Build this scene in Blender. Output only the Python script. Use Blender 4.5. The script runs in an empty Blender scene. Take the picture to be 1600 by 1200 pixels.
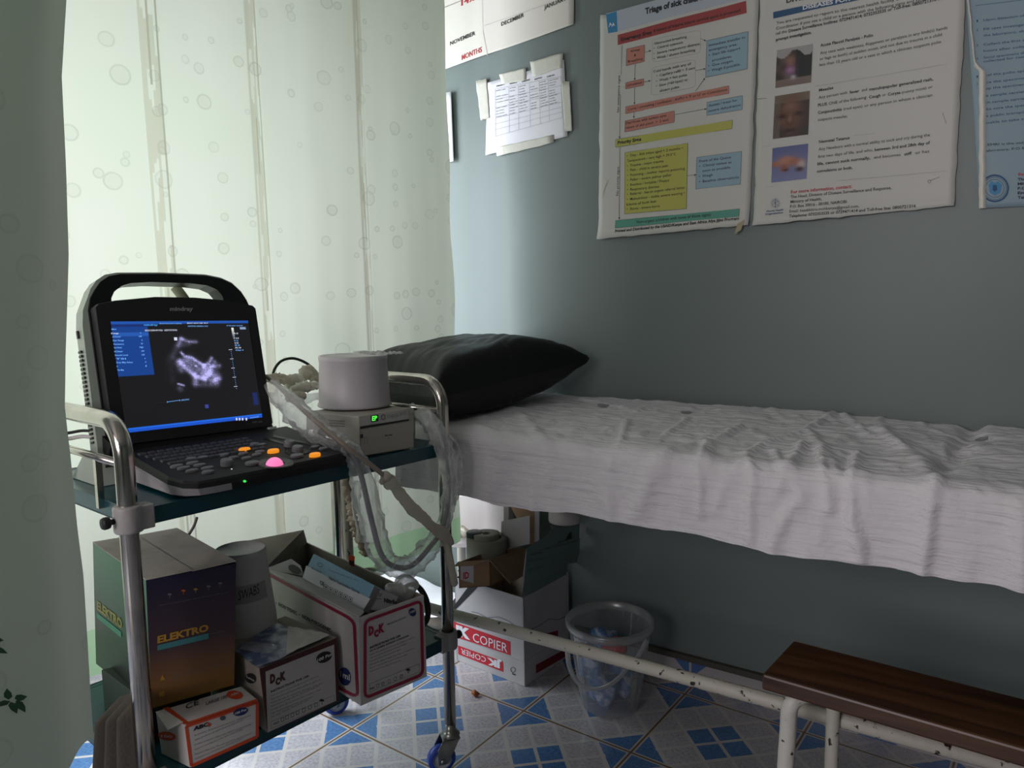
import bpy, math, random
from mathutils import Vector, Matrix, noise
from math import sin, cos, pi, sqrt
random.seed(7)
C = bpy.context.scene.collection
V = Vector

# ---------------------------------------------------------------- camera, world, lights, exposure
CAMZ = 1.12
_F, _t, _r, _wa = 1180.73796, 0.12953259, -0.02164303, 0.58966131
def _rot(v):
    return V((cos(_wa)*v[0]-sin(_wa)*v[1], sin(_wa)*v[0]+cos(_wa)*v[1], v[2]))
_f = V((0, cos(_t), -sin(_t))); _u = V((0, sin(_t), cos(_t))); _x = V((1, 0, 0))
CX = _rot(cos(_r)*_x+sin(_r)*_u); CU = _rot(-sin(_r)*_x+cos(_r)*_u); CD = _rot(_f)
CO = V((0, 0, CAMZ))
cam = bpy.data.cameras.new('camera'); camo = bpy.data.objects.new('camera', cam); C.objects.link(camo)
cam.sensor_width = 36; cam.lens = _F/1600*36; cam.clip_start = 0.02
camo.matrix_world = Matrix(((CX.x, CU.x, -CD.x, CO.x), (CX.y, CU.y, -CD.y, CO.y), (CX.z, CU.z, -CD.z, CO.z), (0, 0, 0, 1)))
bpy.context.scene.camera = camo

w = bpy.data.worlds.new('room_light'); bpy.context.scene.world = w; w.use_nodes = True
bg = w.node_tree.nodes['Background']; bg.inputs[0].default_value = (0.90, 0.92, 1.0, 1); bg.inputs[1].default_value = 0.12

def area(name, loc, target, sx, sy, power, col):
    l = bpy.data.lights.new(name, 'AREA'); l.shape = 'RECTANGLE'; l.size = sx; l.size_y = sy
    l.energy = power; l.color = col
    o = bpy.data.objects.new(name, l); C.objects.link(o); o.location = loc
    o.rotation_euler = (V(target)-V(loc)).to_track_quat('-Z', 'Y').to_euler()
    return o
area('window_daylight', (-2.24, 0.92, 1.22), (-1.0, 0.92, 1.12), 1.30, 1.30, 54, (0.86, 0.93, 1.0))
area('front_fill_light', (-0.85, -2.52, 1.78), (-0.55, 1.6, 1.0), 1.5, 1.1, 46, (1.0, 0.93, 0.965))  # added fill from behind the camera, brightens sheet front and trolley
vs = bpy.context.scene.view_settings
vs.view_transform = 'Standard'; vs.look = 'None'; vs.gamma = 1; vs.use_curve_mapping = False; vs.exposure = 0.0
bpy.context.scene.cycles.max_bounces = 10; bpy.context.scene.cycles.transparent_max_bounces = 24

# ---------------------------------------------------------------- measuring helpers
def ray(px, py): return CD+CX*((px-800)/_F)-CU*((py-600)/_F)
class Plane:
    def __init__(s, o, n):
        s.o = V(o); s.n = V(n).normalized()
        if s.n.dot(CO-s.o) < 0: s.n = -s.n
    def __call__(s, px, py, off=0.0):
        d = ray(px, py); o = s.o+s.n*off
        return CO+d*((o-CO).dot(s.n)/d.dot(s.n))
def plane3(a, b, c): return Plane(a, (V(b)-V(a)).cross(V(c)-V(a)))
WY = 1.925
WALL = Plane((0, WY, 0), (0, -1, 0))
def hz(px, py, z): return Plane((0, 0, z), (0, 0, 1))(px, py)
def pyl(px, py, y): return Plane((0, y, 0), (0, -1, 0))(px, py)
# trolley frame
TX, TY, TYAW, TU, TV, TL, TW = -1.046, 1.273, -0.106, -0.005, 0.020, 0.685, 0.396
_ez = V((TU, TV, 1)).normalized()
_eu = V((sin(TYAW), -cos(TYAW), 0)); _eu = (_eu-_ez*_eu.dot(_ez)).normalized()
_ev = _eu.cross(_ez)
if _ev.x > 0: _ev = -_ev
TO = V((TX, TY, 0))
def T(u, v, z): return TO+_eu*u+_ev*v+_ez*z
def tp(px, py, z): return Plane(T(0, 0, z), _ez)(px, py)       # point on the trolley-level plane z
def tplane_v(v): return Plane(T(0, v, 0), _ev)

# ---------------------------------------------------------------- materials
MATS = {}
def mat(name, col, rough=.6, metal=0, emit=None, estr=1, bump=None, spec=.5, var=None, trans=0):
    if name in MATS: return MATS[name]
    m = bpy.data.materials.new(name); m.use_nodes = True; nt = m.node_tree; b = nt.nodes['Principled BSDF']
    c = tuple(col)+(1,)
    b.inputs['Base Color'].default_value = c; b.inputs['Roughness'].default_value = rough
    b.inputs['Metallic'].default_value = metal; b.inputs['Specular IOR Level'].default_value = spec
    if trans: b.inputs['Transmission Weight'].default_value = trans
    if emit: b.inputs['Emission Color'].default_value = tuple(emit)+(1,); b.inputs['Emission Strength'].default_value = estr
    tc = nt.nodes.new('ShaderNodeTexCoord')
    if var:
        sc, c2, lo, hi = var
        n = nt.nodes.new('ShaderNodeTexNoise'); n.inputs['Scale'].default_value = sc; n.inputs['Detail'].default_value = 6
        nt.links.new(tc.outputs['Object'], n.inputs['Vector'])
        r = nt.nodes.new('ShaderNodeValToRGB'); r.color_ramp.elements[0].position = lo; r.color_ramp.elements[1].position = hi
        r.color_ramp.elements[0].color = c; r.color_ramp.elements[1].color = tuple(c2)+(1,)
        nt.links.new(n.outputs['Fac'], r.inputs['Fac']); nt.links.new(r.outputs['Color'], b.inputs['Base Color'])
    if bump:
        sc, st = bump
        n = nt.nodes.new('ShaderNodeTexNoise'); n.inputs['Scale'].default_value = sc; n.inputs['Detail'].default_value = 5
        nt.links.new(tc.outputs['Object'], n.inputs['Vector'])
        bp = nt.nodes.new('ShaderNodeBump'); bp.inputs['Strength'].default_value = st; bp.inputs['Distance'].default_value = .004
        nt.links.new(n.outputs['Fac'], bp.inputs['Height']); nt.links.new(bp.outputs['Normal'], b.inputs['Normal'])
    MATS[name] = m
    return m
def nodes(m):
    nt = m.node_tree
    def N(t, **k):
        n = nt.nodes.new('ShaderNode'+t)
        for a, v in k.items():
            if a.startswith('i_'): n.inputs[int(a[2:]) if a[2:].isdigit() else a[2:].replace('_', ' ')].default_value = v
            else: setattr(n, a, v)
        return n
    return nt, N, nt.links.new

def film(name, col, alpha, rough=.25, gloss=.25, bumps=90):
    """thin clear or milky plastic film"""
    m = bpy.data.materials.new(name); m.use_nodes = True; nt, N, L = nodes(m); nt.nodes.clear()
    out = N('OutputMaterial'); tr = N('BsdfTransparent'); di = N('BsdfDiffuse'); di.inputs[0].default_value = col+(1,)
    tl = N('BsdfTranslucent'); tl.inputs[0].default_value = col+(1,)
    gl = N('BsdfGlossy'); gl.inputs['Roughness'].default_value = rough; gl.inputs[0].default_value = (.9, .9, .9, 1)
    tc = N('TexCoord'); nz = N('TexNoise'); nz.inputs['Scale'].default_value = bumps; L(tc.outputs['Object'], nz.inputs['Vector'])
    bp = N('Bump'); bp.inputs['Strength'].default_value = .6; bp.inputs['Distance'].default_value = .004
    L(nz.outputs['Fac'], bp.inputs['Height'])
    for n in (di, tl, gl): L(bp.outputs['Normal'], n.inputs['Normal'])
    lw = N('LayerWeight'); lw.inputs[0].default_value = .45
    m1 = N('MixShader'); m1.inputs[0].default_value = .5; L(di.outputs[0], m1.inputs[1]); L(tl.outputs[0], m1.inputs[2])
    m2 = N('MixShader'); m2.inputs[0].default_value = gloss; L(m1.outputs[0], m2.inputs[1]); L(gl.outputs[0], m2.inputs[2])
    ma = N('Math', operation='MULTIPLY_ADD'); ma.inputs[1].default_value = .55; ma.inputs[2].default_value = alpha; ma.use_clamp = True
    L(lw.outputs['Facing'], ma.inputs[0])
    m3 = N('MixShader'); L(ma.outputs[0], m3.inputs[0]); L(tr.outputs[0], m3.inputs[1]); L(m2.outputs[0], m3.inputs[2])
    L(m3.outputs[0], out.inputs[0])
    return m

def curtain_mat(name, base, ring, trans_mix, hem=None, thresh=None):
    m = bpy.data.materials.new(name); m.use_nodes = True; nt, N, L = nodes(m); nt.nodes.clear()
    out = N('OutputMaterial'); tc = N('TexCoord'); sep = N('SeparateXYZ'); L(tc.outputs['Object'], sep.inputs[0])
    # printed bubbles: rings around scattered points, in the cloth's own plane (y, z)
    cmb = N('CombineXYZ'); L(sep.outputs['Y'], cmb.inputs[0]); L(sep.outputs['Z'], cmb.inputs[1])
    def rings(scale, r0, wd, keep, off):
        mp = N('Mapping'); mp.inputs['Location'].default_value = (off, off*1.7, 0); L(cmb.outputs[0], mp.inputs['Vector'])
        vo = N('TexVoronoi', voronoi_dimensions='2D'); vo.inputs['Scale'].default_value = scale; vo.inputs['Randomness'].default_value = .75
        L(mp.outputs[0], vo.inputs['Vector'])
        cs = N('SeparateColor'); L(vo.outputs['Color'], cs.inputs[0])
        rr = N('Math', operation='MULTIPLY_ADD'); L(cs.outputs[1], rr.inputs[0]); rr.inputs[1].default_value = r0; rr.inputs[2].default_value = r0*.7
        sb = N('Math', operation='SUBTRACT'); L(vo.outputs['Distance'], sb.inputs[0]); L(rr.outputs[0], sb.inputs[1])
        ab = N('Math', operation='ABSOLUTE'); L(sb.outputs[0], ab.inputs[0])
        ln = N('MapRange'); L(ab.outputs[0], ln.inputs['Value']); ln.inputs['From Min'].default_value = wd; ln.inputs['From Max'].default_value = wd*.3
        fl = N('MapRange'); L(sb.outputs[0], fl.inputs['Value']); fl.inputs['From Min'].default_value = 0; fl.inputs['From Max'].default_value = -.02; fl.inputs['To Max'].default_value = .3
        mx = N('Math', operation='MAXIMUM'); L(ln.outputs[0], mx.inputs[0]); L(fl.outputs[0], mx.inputs[1])
        kp = N('Math', operation='GREATER_THAN'); L(cs.outputs[0], kp.inputs[0]); kp.inputs[1].default_value = keep
        ml = N('Math', operation='MULTIPLY'); L(mx.outputs[0], ml.inputs[0]); L(kp.outputs[0], ml.inputs[1])
        return ml
    a = rings(10, .11, .030, .48, 0.3); b2 = rings(15, .10, .034, .58, 5.1)
    mx = N('Math', operation='MAXIMUM'); L(a.outputs[0], mx.inputs[0]); L(b2.outputs[0], mx.inputs[1])
    nz = N('TexNoise'); nz.inputs['Scale'].default_value = 7; nz.inputs['Detail'].default_value = 3; L(tc.outputs['Object'], nz.inputs['Vector'])
    fd = N('Math', operation='MULTIPLY'); L(mx.outputs[0], fd.inputs[0]); L(nz.outputs['Fac'], fd.inputs[1])
    dn = N('TexNoise'); dn.inputs['Scale'].default_value = 2.3; dn.inputs['Detail'].default_value = 2; L(tc.outputs['Object'], dn.inputs['Vector'])
    dr = N('MapRange'); L(dn.outputs['Fac'], dr.inputs[0]); dr.inputs[1].default_value = .38; dr.inputs[2].default_value = .62
    dm = N('MixRGB'); L(dr.outputs[0], dm.inputs[0]); dm.inputs[1].default_value = base+(1,); dm.inputs[2].default_value = (base[0]*.95, base[1]*1.0, base[2]*.96, 1)
    mc = N('MixRGB'); L(dm.outputs[0], mc.inputs[1]); mc.inputs[2].default_value = ring+(1,); L(fd.outputs[0], mc.inputs[0])
    col = mc
    if hem:
        gt = N('Math', operation='LESS_THAN'); L(sep.outputs['Z'], gt.inputs[0]); gt.inputs[1].default_value = thresh
        mh = N('MixRGB'); L(gt.outputs[0], mh.inputs[0]); L(mc.outputs[0], mh.inputs[1]); mh.inputs[2].default_value = hem+(1,); col = mh
    wv = N('TexNoise'); wv.inputs['Scale'].default_value = 900; L(tc.outputs['Object'], wv.inputs['Vector'])
    bp = N('Bump'); bp.inputs['Strength'].default_value = .08; bp.inputs['Distance'].default_value = .001; L(wv.outputs['Fac'], bp.inputs['Height'])
    di = N('BsdfDiffuse'); tl = N('BsdfTranslucent'); L(col.outputs[0], di.inputs[0]); L(col.outputs[0], tl.inputs[0]); L(bp.outputs[0], di.inputs['Normal'])
    ms = N('MixShader'); ms.inputs[0].default_value = trans_mix; L(di.outputs[0], ms.inputs[1]); L(tl.outputs[0], ms.inputs[2])
    L(ms.outputs[0], out.inputs[0])
    return m

paper = mat('poster_paper', (.62, .60, .56), .55, bump=(6, .1))
paper_white = mat('white_paper', (.80, .80, .84), .6, bump=(40, .1))
paper_cream = mat('cream_paper', (.80, .76, .68), .6, bump=(12, .15))
tape = mat('masking_tape', (.66, .65, .56), .5, bump=(60, .4))
ink = mat('black_ink', (.02, .02, .022), .6)
ink_grey = mat('grey_ink', (.10, .10, .12), .6)
ink_red = mat('red_ink', (.50, .03, .04), .6)
ink_blue = mat('blue_ink', (.02, .09, .22), .6)
steel = mat('brushed_steel', (.58, .54, .49), .17, 1, var=(18, (.44, .40, .36), .45, .7))
teal = mat('teal_enamel', (.006, .060, .080), .30, 0, var=(9, (.015, .085, .10), .5, .8))
white_plastic = mat('white_plastic', (.62, .58, .57), .5)
black_plastic = mat('black_plastic', (.006, .006, .007), .35)
soft_black = mat('soft_black_plastic', (.012, .012, .013), .55)
board = mat('brown_cardboard', (.36, .22, .13), .85, var=(14, (.28, .17, .10), .4, .7), bump=(80, .1))
board_grey = mat('grey_cardboard', (.36, .32, .27), .85, var=(10, (.30, .26, .21), .4, .7))
box_white = mat('white_card', (.60, .56, .54), .6, var=(9, (.50, .46, .44), .45, .8))

# ---------------------------------------------------------------- mesh builder
class MB:
    def __init__(s): s.v = []; s.f = []; s.m = []; s.sm = []; s.mats = []; s.col = {}
    def mi(s, m):
        if m not in s.mats: s.mats.append(m)
        return s.mats.index(m)
    def add(s, vs, fs, m, smooth=False):
        o = len(s.v); s.v += [V(a) for a in vs]; k = s.mi(m)
        for f in fs: s.f.append([o+i for i in f]); s.m.append(k); s.sm.append(smooth)
        return o
    def quad(s, a, b, c, d, m): s.add([a, b, c, d], [(0, 1, 2, 3)], m)
    def poly(s, pts, m): s.add(pts, [tuple(range(len(pts)))], m)
    def grid(s, fn, nu, nv, m, smooth=True, closeu=False):
        vs = [fn(i/nu, j/nv) for j in range(nv+1) for i in range(nu+(0 if closeu else 1))]
        w = nu if closeu else nu+1
        fs = [(j*w+i, j*w+(i+1) % w, (j+1)*w+(i+1) % w, (j+1)*w+i) for j in range(nv) for i in range(nu)]
        s.add(vs, fs, m, smooth)
    def hexa(s, c, m, faces=None):
        """c: bottom 4 then top 4 corners; faces: dict side->material (bottom, top, s0..s3)"""
        fm = faces or {}
        o = len(s.v); s.v += [V(a) for a in c]
        F = {'bottom': (3, 2, 1, 0), 'top': (4, 5, 6, 7), 's0': (0, 1, 5, 4), 's1': (1, 2, 6, 5), 's2': (2, 3, 7, 6), 's3': (3, 0, 4, 7)}
        for k, f in F.items():
            mm = fm.get(k, m)
            if mm is None: continue
            s.f.append([o+i for i in f]); s.m.append(s.mi(mm)); s.sm.append(False)
    def box(s, fr, a, b, m, faces=None):
        (x0, y0, z0), (x1, y1, z1) = a, b
        s.hexa([fr(x0, y0, z0), fr(x1, y0, z0), fr(x1, y1, z0), fr(x0, y1, z0), fr(x0, y0, z1), fr(x1, y0, z1), fr(x1, y1, z1), fr(x0, y1, z1)], m, faces)
    def tube(s, path, r, m, seg=12, caps=True, smooth=True, flat=1.0, wob=None):
        P = [V(p) for p in path]; n = len(P); rs = r if isinstance(r, (list, tuple)) else [r]*n
        t0 = (P[1]-P[0]).normalized(); up = V((0, 0, 1)) if abs(t0.z) < .9 else V((1, 0, 0))
        nn = (up-t0*up.dot(t0)).normalized(); vs = []
        for i in range(n):
            t = (P[min(i+1, n-1)]-P[max(i-1, 0)]).normalized()
            nn = (nn-t*nn.dot(t)).normalized(); bb = t.cross(nn)
            for k in range(seg):
                a = 2*pi*k/seg; rr = rs[i]*(wob(i, k) if wob else 1)
                vs.append(P[i]+nn*(cos(a)*rr)+bb*(sin(a)*rr*flat))
        fs = [(i*seg+k, i*seg+(k+1) % seg, (i+1)*seg+(k+1) % seg, (i+1)*seg+k) for i in range(n-1) for k in range(seg)]
        if caps: fs += [tuple(range(seg))[::-1], tuple((n-1)*seg+k for k in range(seg))]
        s.add(vs, fs, m, smooth)
    def lathe(s, o, prof, m, seg=40, axis=V((0, 0, 1)), smooth=True, wob=None):
        o = V(o); ax = axis.normalized(); e = V((1, 0, 0)); e = (e-ax*e.dot(ax)).normalized(); g = ax.cross(e)
        vs = []
        for (r, z) in prof:
            for k in range(seg):
                a = 2*pi*k/seg; rr = r*(wob(a, z) if wob else 1)
                vs.append(o+ax*z+e*(cos(a)*rr)+g*(sin(a)*rr))
        fs = [(i*seg+k, i*seg+(k+1) % seg, (i+1)*seg+(k+1) % seg, (i+1)*seg+k) for i in range(len(prof)-1) for k in range(seg)]
        s.add(vs, fs, m, smooth)
    def sphere(s, o, r, m, seg=20, rings=12, sc=(1, 1, 1), disp=0, freq=30):
        o = V(o)
        def fn(u, v):
            a = 2*pi*u; b = pi*v; d = V((sin(b)*cos(a)*sc[0], sin(b)*sin(a)*sc[1], cos(b)*sc[2]))*r
            if disp: d *= 1+disp*noise.noise((o+d)*freq)
            return o+d
        s.grid(fn, seg, rings, m, True, closeu=True)
    def build(s, name, parent=None, origin=None, bevel=0, sub=0, solid=0, thing=None, orient=False):
        o0 = parent['_o'] if parent else (V(origin) if origin is not None else V((0, 0, 0)))
        o0 = V(o0)
        me = bpy.data.meshes.new(name); me.from_pydata([tuple(v-o0) for v in s.v], [], s.f)
        for m in s.mats: me.materials.append(m)
        for p, k, q in zip(me.polygons, s.m, s.sm): p.material_index = k; p.use_smooth = q
        me.validate(); me.update()
        if orient:
            import bmesh
            bm = bmesh.new(); bm.from_mesh(me); bmesh.ops.recalc_face_normals(bm, faces=bm.faces); bm.to_mesh(me); bm.free()
        ob = bpy.data.objects.new(name, me); C.objects.link(ob); ob['_o'] = tuple(o0)
        if parent: ob.parent = parent
        else: ob.location = o0
        if bevel:
            b = ob.modifiers.new('b', 'BEVEL'); b.width = bevel; b.segments = 2; b.limit_method = 'ANGLE'; b.angle_limit = .6
        if solid:
            b = ob.modifiers.new('s', 'SOLIDIFY'); b.thickness = solid; b.offset = 0
        if sub:
            b = ob.modifiers.new('d', 'SUBSURF'); b.levels = sub; b.render_levels = sub
        return ob
def tag(o, label, cat, group=None):
    o['label'] = label; o['category'] = cat
    if group: o['group'] = group
    return o
def thing(name, label, cat, origin, group=None):
    o = bpy.data.objects.new(name, None); C.objects.link(o); o.location = origin; o['_o'] = tuple(origin); o.empty_display_size = .05
    return tag(o, label, cat, group)
def struct(o): o['kind'] = 'structure'; return o
def spline(pts, n=10):
    P = [V(p) for p in pts]; out = []
    for i in range(len(P)-1):
        p0 = P[max(i-1, 0)]; p1 = P[i]; p2 = P[i+1]; p3 = P[min(i+2, len(P)-1)]
        for k in range(n):
            t = k/n
            out.append(.5*((2*p1)+(p2-p0)*t+(2*p0-5*p1+4*p2-p3)*t*t+(3*p1-p0-3*p2+p3)*t**3))
    out.append(P[-1]); return out

# lettering: built-in font outlines turned into mesh
_tc = {}
def glyphs(s, bold=0, shear=0):
    k = (s, bold, shear)
    if k in _tc: return _tc[k]
    cu = bpy.data.curves.new('t', 'FONT'); cu.body = s; cu.resolution_u = 2; cu.offset = bold; cu.shear = shear
    ob = bpy.data.objects.new('t', cu); C.objects.link(ob)
    dg = bpy.context.evaluated_depsgraph_get(); me = bpy.data.meshes.new_from_object(ob.evaluated_get(dg))
    vs = [tuple(v.co) for v in me.vertices]; fs = [tuple(p.vertices) for p in me.polygons]
    bpy.data.meshes.remove(me); bpy.data.objects.remove(ob); bpy.data.curves.remove(cu)
    _tc[k] = (vs, fs); return _tc[k]
def letter(mb, s, A, B, up, m, bold=0, shear=0, warp=None):
    """text from A to B, capitals as tall as vector up"""
    vs, fs = glyphs(s, bold, shear)
    if not vs: return
    x0 = min(v[0] for v in vs); x1 = max(v[0] for v in vs); CAP = .70
    A = V(A); B = V(B); up = V(up)
    out = [A+(B-A)*((v[0]-x0)/(x1-x0))+up*(v[1]/CAP) for v in vs]
    if warp: out = [warp(p) for p in out]
    mb.add(out, fs, m)
def tpx(mb, s, p0, p1, h, pl, m, bold=0, off=.0008, shear=0, warp=None):
    A = pl(p0[0], p0[1], off); B = pl(p1[0], p1[1], off)
    dx, dy = p1[0]-p0[0], p1[1]-p0[1]
    U = pl(p0[0], p0[1]-h, off)-A
    letter(mb, s, A, B, U, m, bold, shear, warp)
def ppx(mb, pts, pl, m, off=.0005, warp=None, sub=1):
    P = [pl(x, y, off) for x, y in pts]
    if len(P) == 4 and sub > 1:
        def fn(a, b):
            p = (P[0]*(1-a)+P[1]*a)*(1-b)+(P[3]*(1-a)+P[2]*a)*b
            return warp(p) if warp else p
        mb.grid(fn, sub, sub, m, False)
    else: mb.poly([warp(p) if warp else p for p in P], m)
def lpx(mb, a, b, wpx, pl, m, off=.0007, warp=None):
    dx, dy = b[0]-a[0], b[1]-a[1]; l = sqrt(dx*dx+dy*dy) or 1; nx, ny = -dy/l*wpx/2, dx/l*wpx/2
    P = [pl(a[0]+nx, a[1]+ny, off), pl(b[0]+nx, b[1]+ny, off), pl(b[0]-nx, b[1]-ny, off), pl(a[0]-nx, a[1]-ny, off)]
    mb.poly([warp(p) if warp else p for p in P], m)
def outline(mb, pts, wpx, pl, m, off=.0007, warp=None, dash=0):
    for i in range(len(pts)):
        a, b = pts[i], pts[(i+1) % len(pts)]
        if not dash: lpx(mb, a, b, wpx, pl, m, off, warp); continue
        l = sqrt((a[0]-b[0])**2+(a[1]-b[1])**2); n = max(2, int(l/dash))
        for k in range(n):
            t0, t1 = k/n, (k+.55)/n
            lpx(mb, (a[0]+(b[0]-a[0])*t0, a[1]+(b[1]-a[1])*t0), (a[0]+(b[0]-a[0])*t1, a[1]+(b[1]-a[1])*t1), wpx, pl, m, off, warp)
def ell(c, rx, ry, n=24, rot=0):
    return [(c[0]+cos(rot)*rx*cos(2*pi*k/n)-sin(rot)*ry*sin(2*pi*k/n), c[1]+sin(rot)*rx*cos(2*pi*k/n)+cos(rot)*ry*sin(2*pi*k/n)) for k in range(n)]
def fbm(p, f): return noise.noise(V(p)*f)+.5*noise.noise(V(p)*f*2.1+V((7, 3, 1)))

# ================================================================ SETTING
# floor tiles
def floor_mat():
    m = bpy.data.materials.new('blue_white_tiles'); m.use_nodes = True; nt, N, L = nodes(m); b = nt.nodes['Principled BSDF']
    S = 0.28267485*CAMZ; ta = 0.63916499
    o = _rot(V((-0.21602564, 1.84430711, 0)))*CAMZ
    e1 = _rot(V((cos(ta), -sin(ta), 0)))
    tc = N('TexCoord'); sb = N('VectorMath', operation='SUBTRACT'); sb.inputs[1].default_value = o; L(tc.outputs['Object'], sb.inputs[0])
    vr = N('VectorRotate', rotation_type='Z_AXIS'); vr.inputs['Angle'].default_value = -math.atan2(e1.y, e1.x); L(sb.outputs[0], vr.inputs['Vector'])
    sc = N('VectorMath', operation='SCALE'); sc.inputs['Scale'].default_value = 1/S; L(vr.outputs[0], sc.inputs[0])
    sp = N('SeparateXYZ'); L(sc.outputs[0], sp.inputs[0])
    def M(op, a, b_=None, c_=None):
        n = N('Math', operation=op)
        for i, q in enumerate((a, b_, c_)):
            if q is None: continue
            if isinstance(q, (int, float)): n.inputs[i].default_value = q
            else: L(q, n.inputs[i])
        return n.outputs[0]
    x = M('FRACT', sp.outputs[0]); y = M('FRACT', sp.outputs[1])
    # rotated 45 degrees lattice: 8 small squares along the diagonals
    cx = M('SUBTRACT', x, .5); cy = M('SUBTRACT', y, .5)
    p = M('ADD', cx, cy); q = M('SUBTRACT', cx, cy)                 # -1..1
    ap = M('ABSOLUTE', p); aq = M('ABSOLUTE', q)
    mx = M('MAXIMUM', ap, aq)
    # central diamond made of four small squares and blue corner triangles
    cdia = M('LESS_THAN', mx, .27)
    corner = M('GREATER_THAN', mx, .70)
    blue = M('MAXIMUM', cdia, corner)
    # pale joints
    def near(v, c, w_): return M('LESS_THAN', M('ABSOLUTE', M('SUBTRACT', v, c)), w_)
    j = M('MAXIMUM', near(ap, 0, .02), near(aq, 0, .02))
    j = M('MINIMUM', j, M('LESS_THAN', mx, .72))
    j2 = M('MAXIMUM', near(ap, .29, .022), near(aq, .29, .022))
    j3 = M('MAXIMUM', near(ap, .69, .022), near(aq, .69, .022))
    j = M('MAXIMUM', j, M('MAXIMUM', j2, j3))
    ed = M('MINIMUM', M('MINIMUM', x, M('SUBTRACT', 1, x)), M('MINIMUM', y, M('SUBTRACT', 1, y)))
    grout = M('LESS_THAN', ed, .0085); edge = M('LESS_THAN', ed, .022)
    nz = N('TexNoise'); nz.inputs['Scale'].default_value = 140; nz.inputs['Detail'].default_value = 3; L(tc.outputs['Object'], nz.inputs['Vector'])
    nl = N('TexNoise'); nl.inputs['Scale'].default_value = 5; L(tc.outputs['Object'], nl.inputs['Vector'])
    r1 = N('ValToRGB'); r1.color_ramp.elements[0].color = (.36, .35, .385, 1); r1.color_ramp.elements[1].color = (.50, .48, .50, 1); r1.color_ramp.elements[0].position = .35; r1.color_ramp.elements[1].position = .6; L(nz.outputs['Fac'], r1.inputs[0])
    r2 = N('ValToRGB'); r2.color_ramp.elements[0].color = (.065, .15, .33, 1); r2.color_ramp.elements[1].color = (.10, .22, .44, 1); r2.color_ramp.elements[0].position = .35; r2.color_ramp.elements[1].position = .65; L(nz.outputs['Fac'], r2.inputs[0])
    def mixc(f, a, b_):
        n = N('MixRGB'); L(f, n.inputs[0])
        for i, q_ in ((1, a), (2, b_)):
            if isinstance(q_, tuple): n.inputs[i].default_value = q_
            else: L(q_, n.inputs[i])
        return n.outputs[0]
    c = mixc(blue, r1.outputs[0], r2.outputs[0])
    c = mixc(j, c, (.54, .515, .50, 1)); c = mixc(edge, c, (.51, .475, .44, 1)); c = mixc(grout, c, (.16, .10, .06, 1))
    d = N('MapRange'); L(nl.outputs['Fac'], d.inputs[0]); d.inputs[1].default_value = .3; d.inputs[2].default_value = .7; d.inputs[3].default_value = .82; d.inputs[4].default_value = 1
    mm = N('VectorMath', operation='SCALE'); L(c, mm.inputs[0]); L(d.outputs[0], mm.inputs['Scale'])
    L(mm.outputs[0], b.inputs['Base Color']); b.inputs['Roughness'].default_value = .22
    return m
FLM = floor_mat()
mb = MB(); mb.box(lambda x, y, z: V((x, y, z)), (-2.5, -2.6, -.06), (2.4, WY+.12, 0), FLM); struct(mb.build('floor'))
wallm = mat('grey_green_wall_paint', (.190, .228, .218), .42, bump=(9, .25), var=(2.2, (.17, .205, .195), .35, .7), spec=.4)
mb = MB(); mb.box(lambda x, y, z: V((x, y, z)), (-2.5, WY, 0), (2.4, WY+.12, 2.8), wallm); struct(mb.build('wall_right'))
ceilm = mat('ceiling_board', (.55, .55, .52), .9)
mb = MB(); mb.box(lambda x, y, z: V((x, y, z)), (-2.5, -2.6, 2.8), (2.4, WY+.12, 2.86), ceilm); struct(mb.build('ceiling'))
# window wall beyond the curtain, with opening
WX = -2.3; y0, y1, z0, z1 = .22, 1.62, .55, 1.95
mb = MB()
for a, b in (((WX-.12, -2.6, 0), (WX, y0, 2.8)), ((WX-.12, y1, 0), (WX, WY, 2.8)), ((WX-.12, y0, 0), (WX, y1, z0)), ((WX-.12, y0, z1), (WX, y1, 2.8))):
    mb.box(lambda x, y, z: V((x, y, z)), a, b, wallm)
struct(mb.build('wall_left'))
win = bpy.data.objects.new('window_1', None); C.objects.link(win); win['_o'] = (0, 0, 0); struct(win)
wf = mat('white_window_frame', (.7, .7, .68), .4); gl = mat('window_glass', (.9, .95, .95), .02, trans=1, spec=.5)
mb = MB()
I3 = lambda x, y, z: V((x, y, z))
for a, b in (((WX-.08, y0, z0), (WX-.03, y0+.05, z1)), ((WX-.08, y1-.05, z0), (WX-.03, y1, z1)), ((WX-.08, y0, z0), (WX-.03, y1, z0+.05)), ((WX-.08, y0, z1-.05), (WX-.03, y1, z1)), ((WX-.08, (y0+y1)/2-.02, z0), (WX-.03, (y0+y1)/2+.02, z1))):
    mb.box(I3, a, b, wf)
mb.build('window_frame', win)
mb = MB(); mb.box(I3, (WX-.06, y0+.05, z0+.05), (WX-.055, y1-.05, z1-.05), gl); mb.build('window_pane', win)
mb = MB(); mb.box(I3, (2.4, -2.6, 0), (2.5, WY+.12, 2.8), wallm); struct(mb.build('wall_front'))
mb = MB(); bx0, bx1, bz0, bz1 = -1.62, -.08, 1.20, 2.36  # unseen back wall; its opening is added to go with the fill light
for a, b in (((-2.42, -2.7, 0), (bx0, -2.6, 2.8)), ((bx1, -2.7, 0), (2.5, -2.6, 2.8)), ((bx0, -2.7, 0), (bx1, -2.6, bz0)), ((bx0, -2.7, bz1), (bx1, -2.6, 2.8))): mb.box(I3, a, b, wallm)
struct(mb.build('wall_back'))
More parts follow.
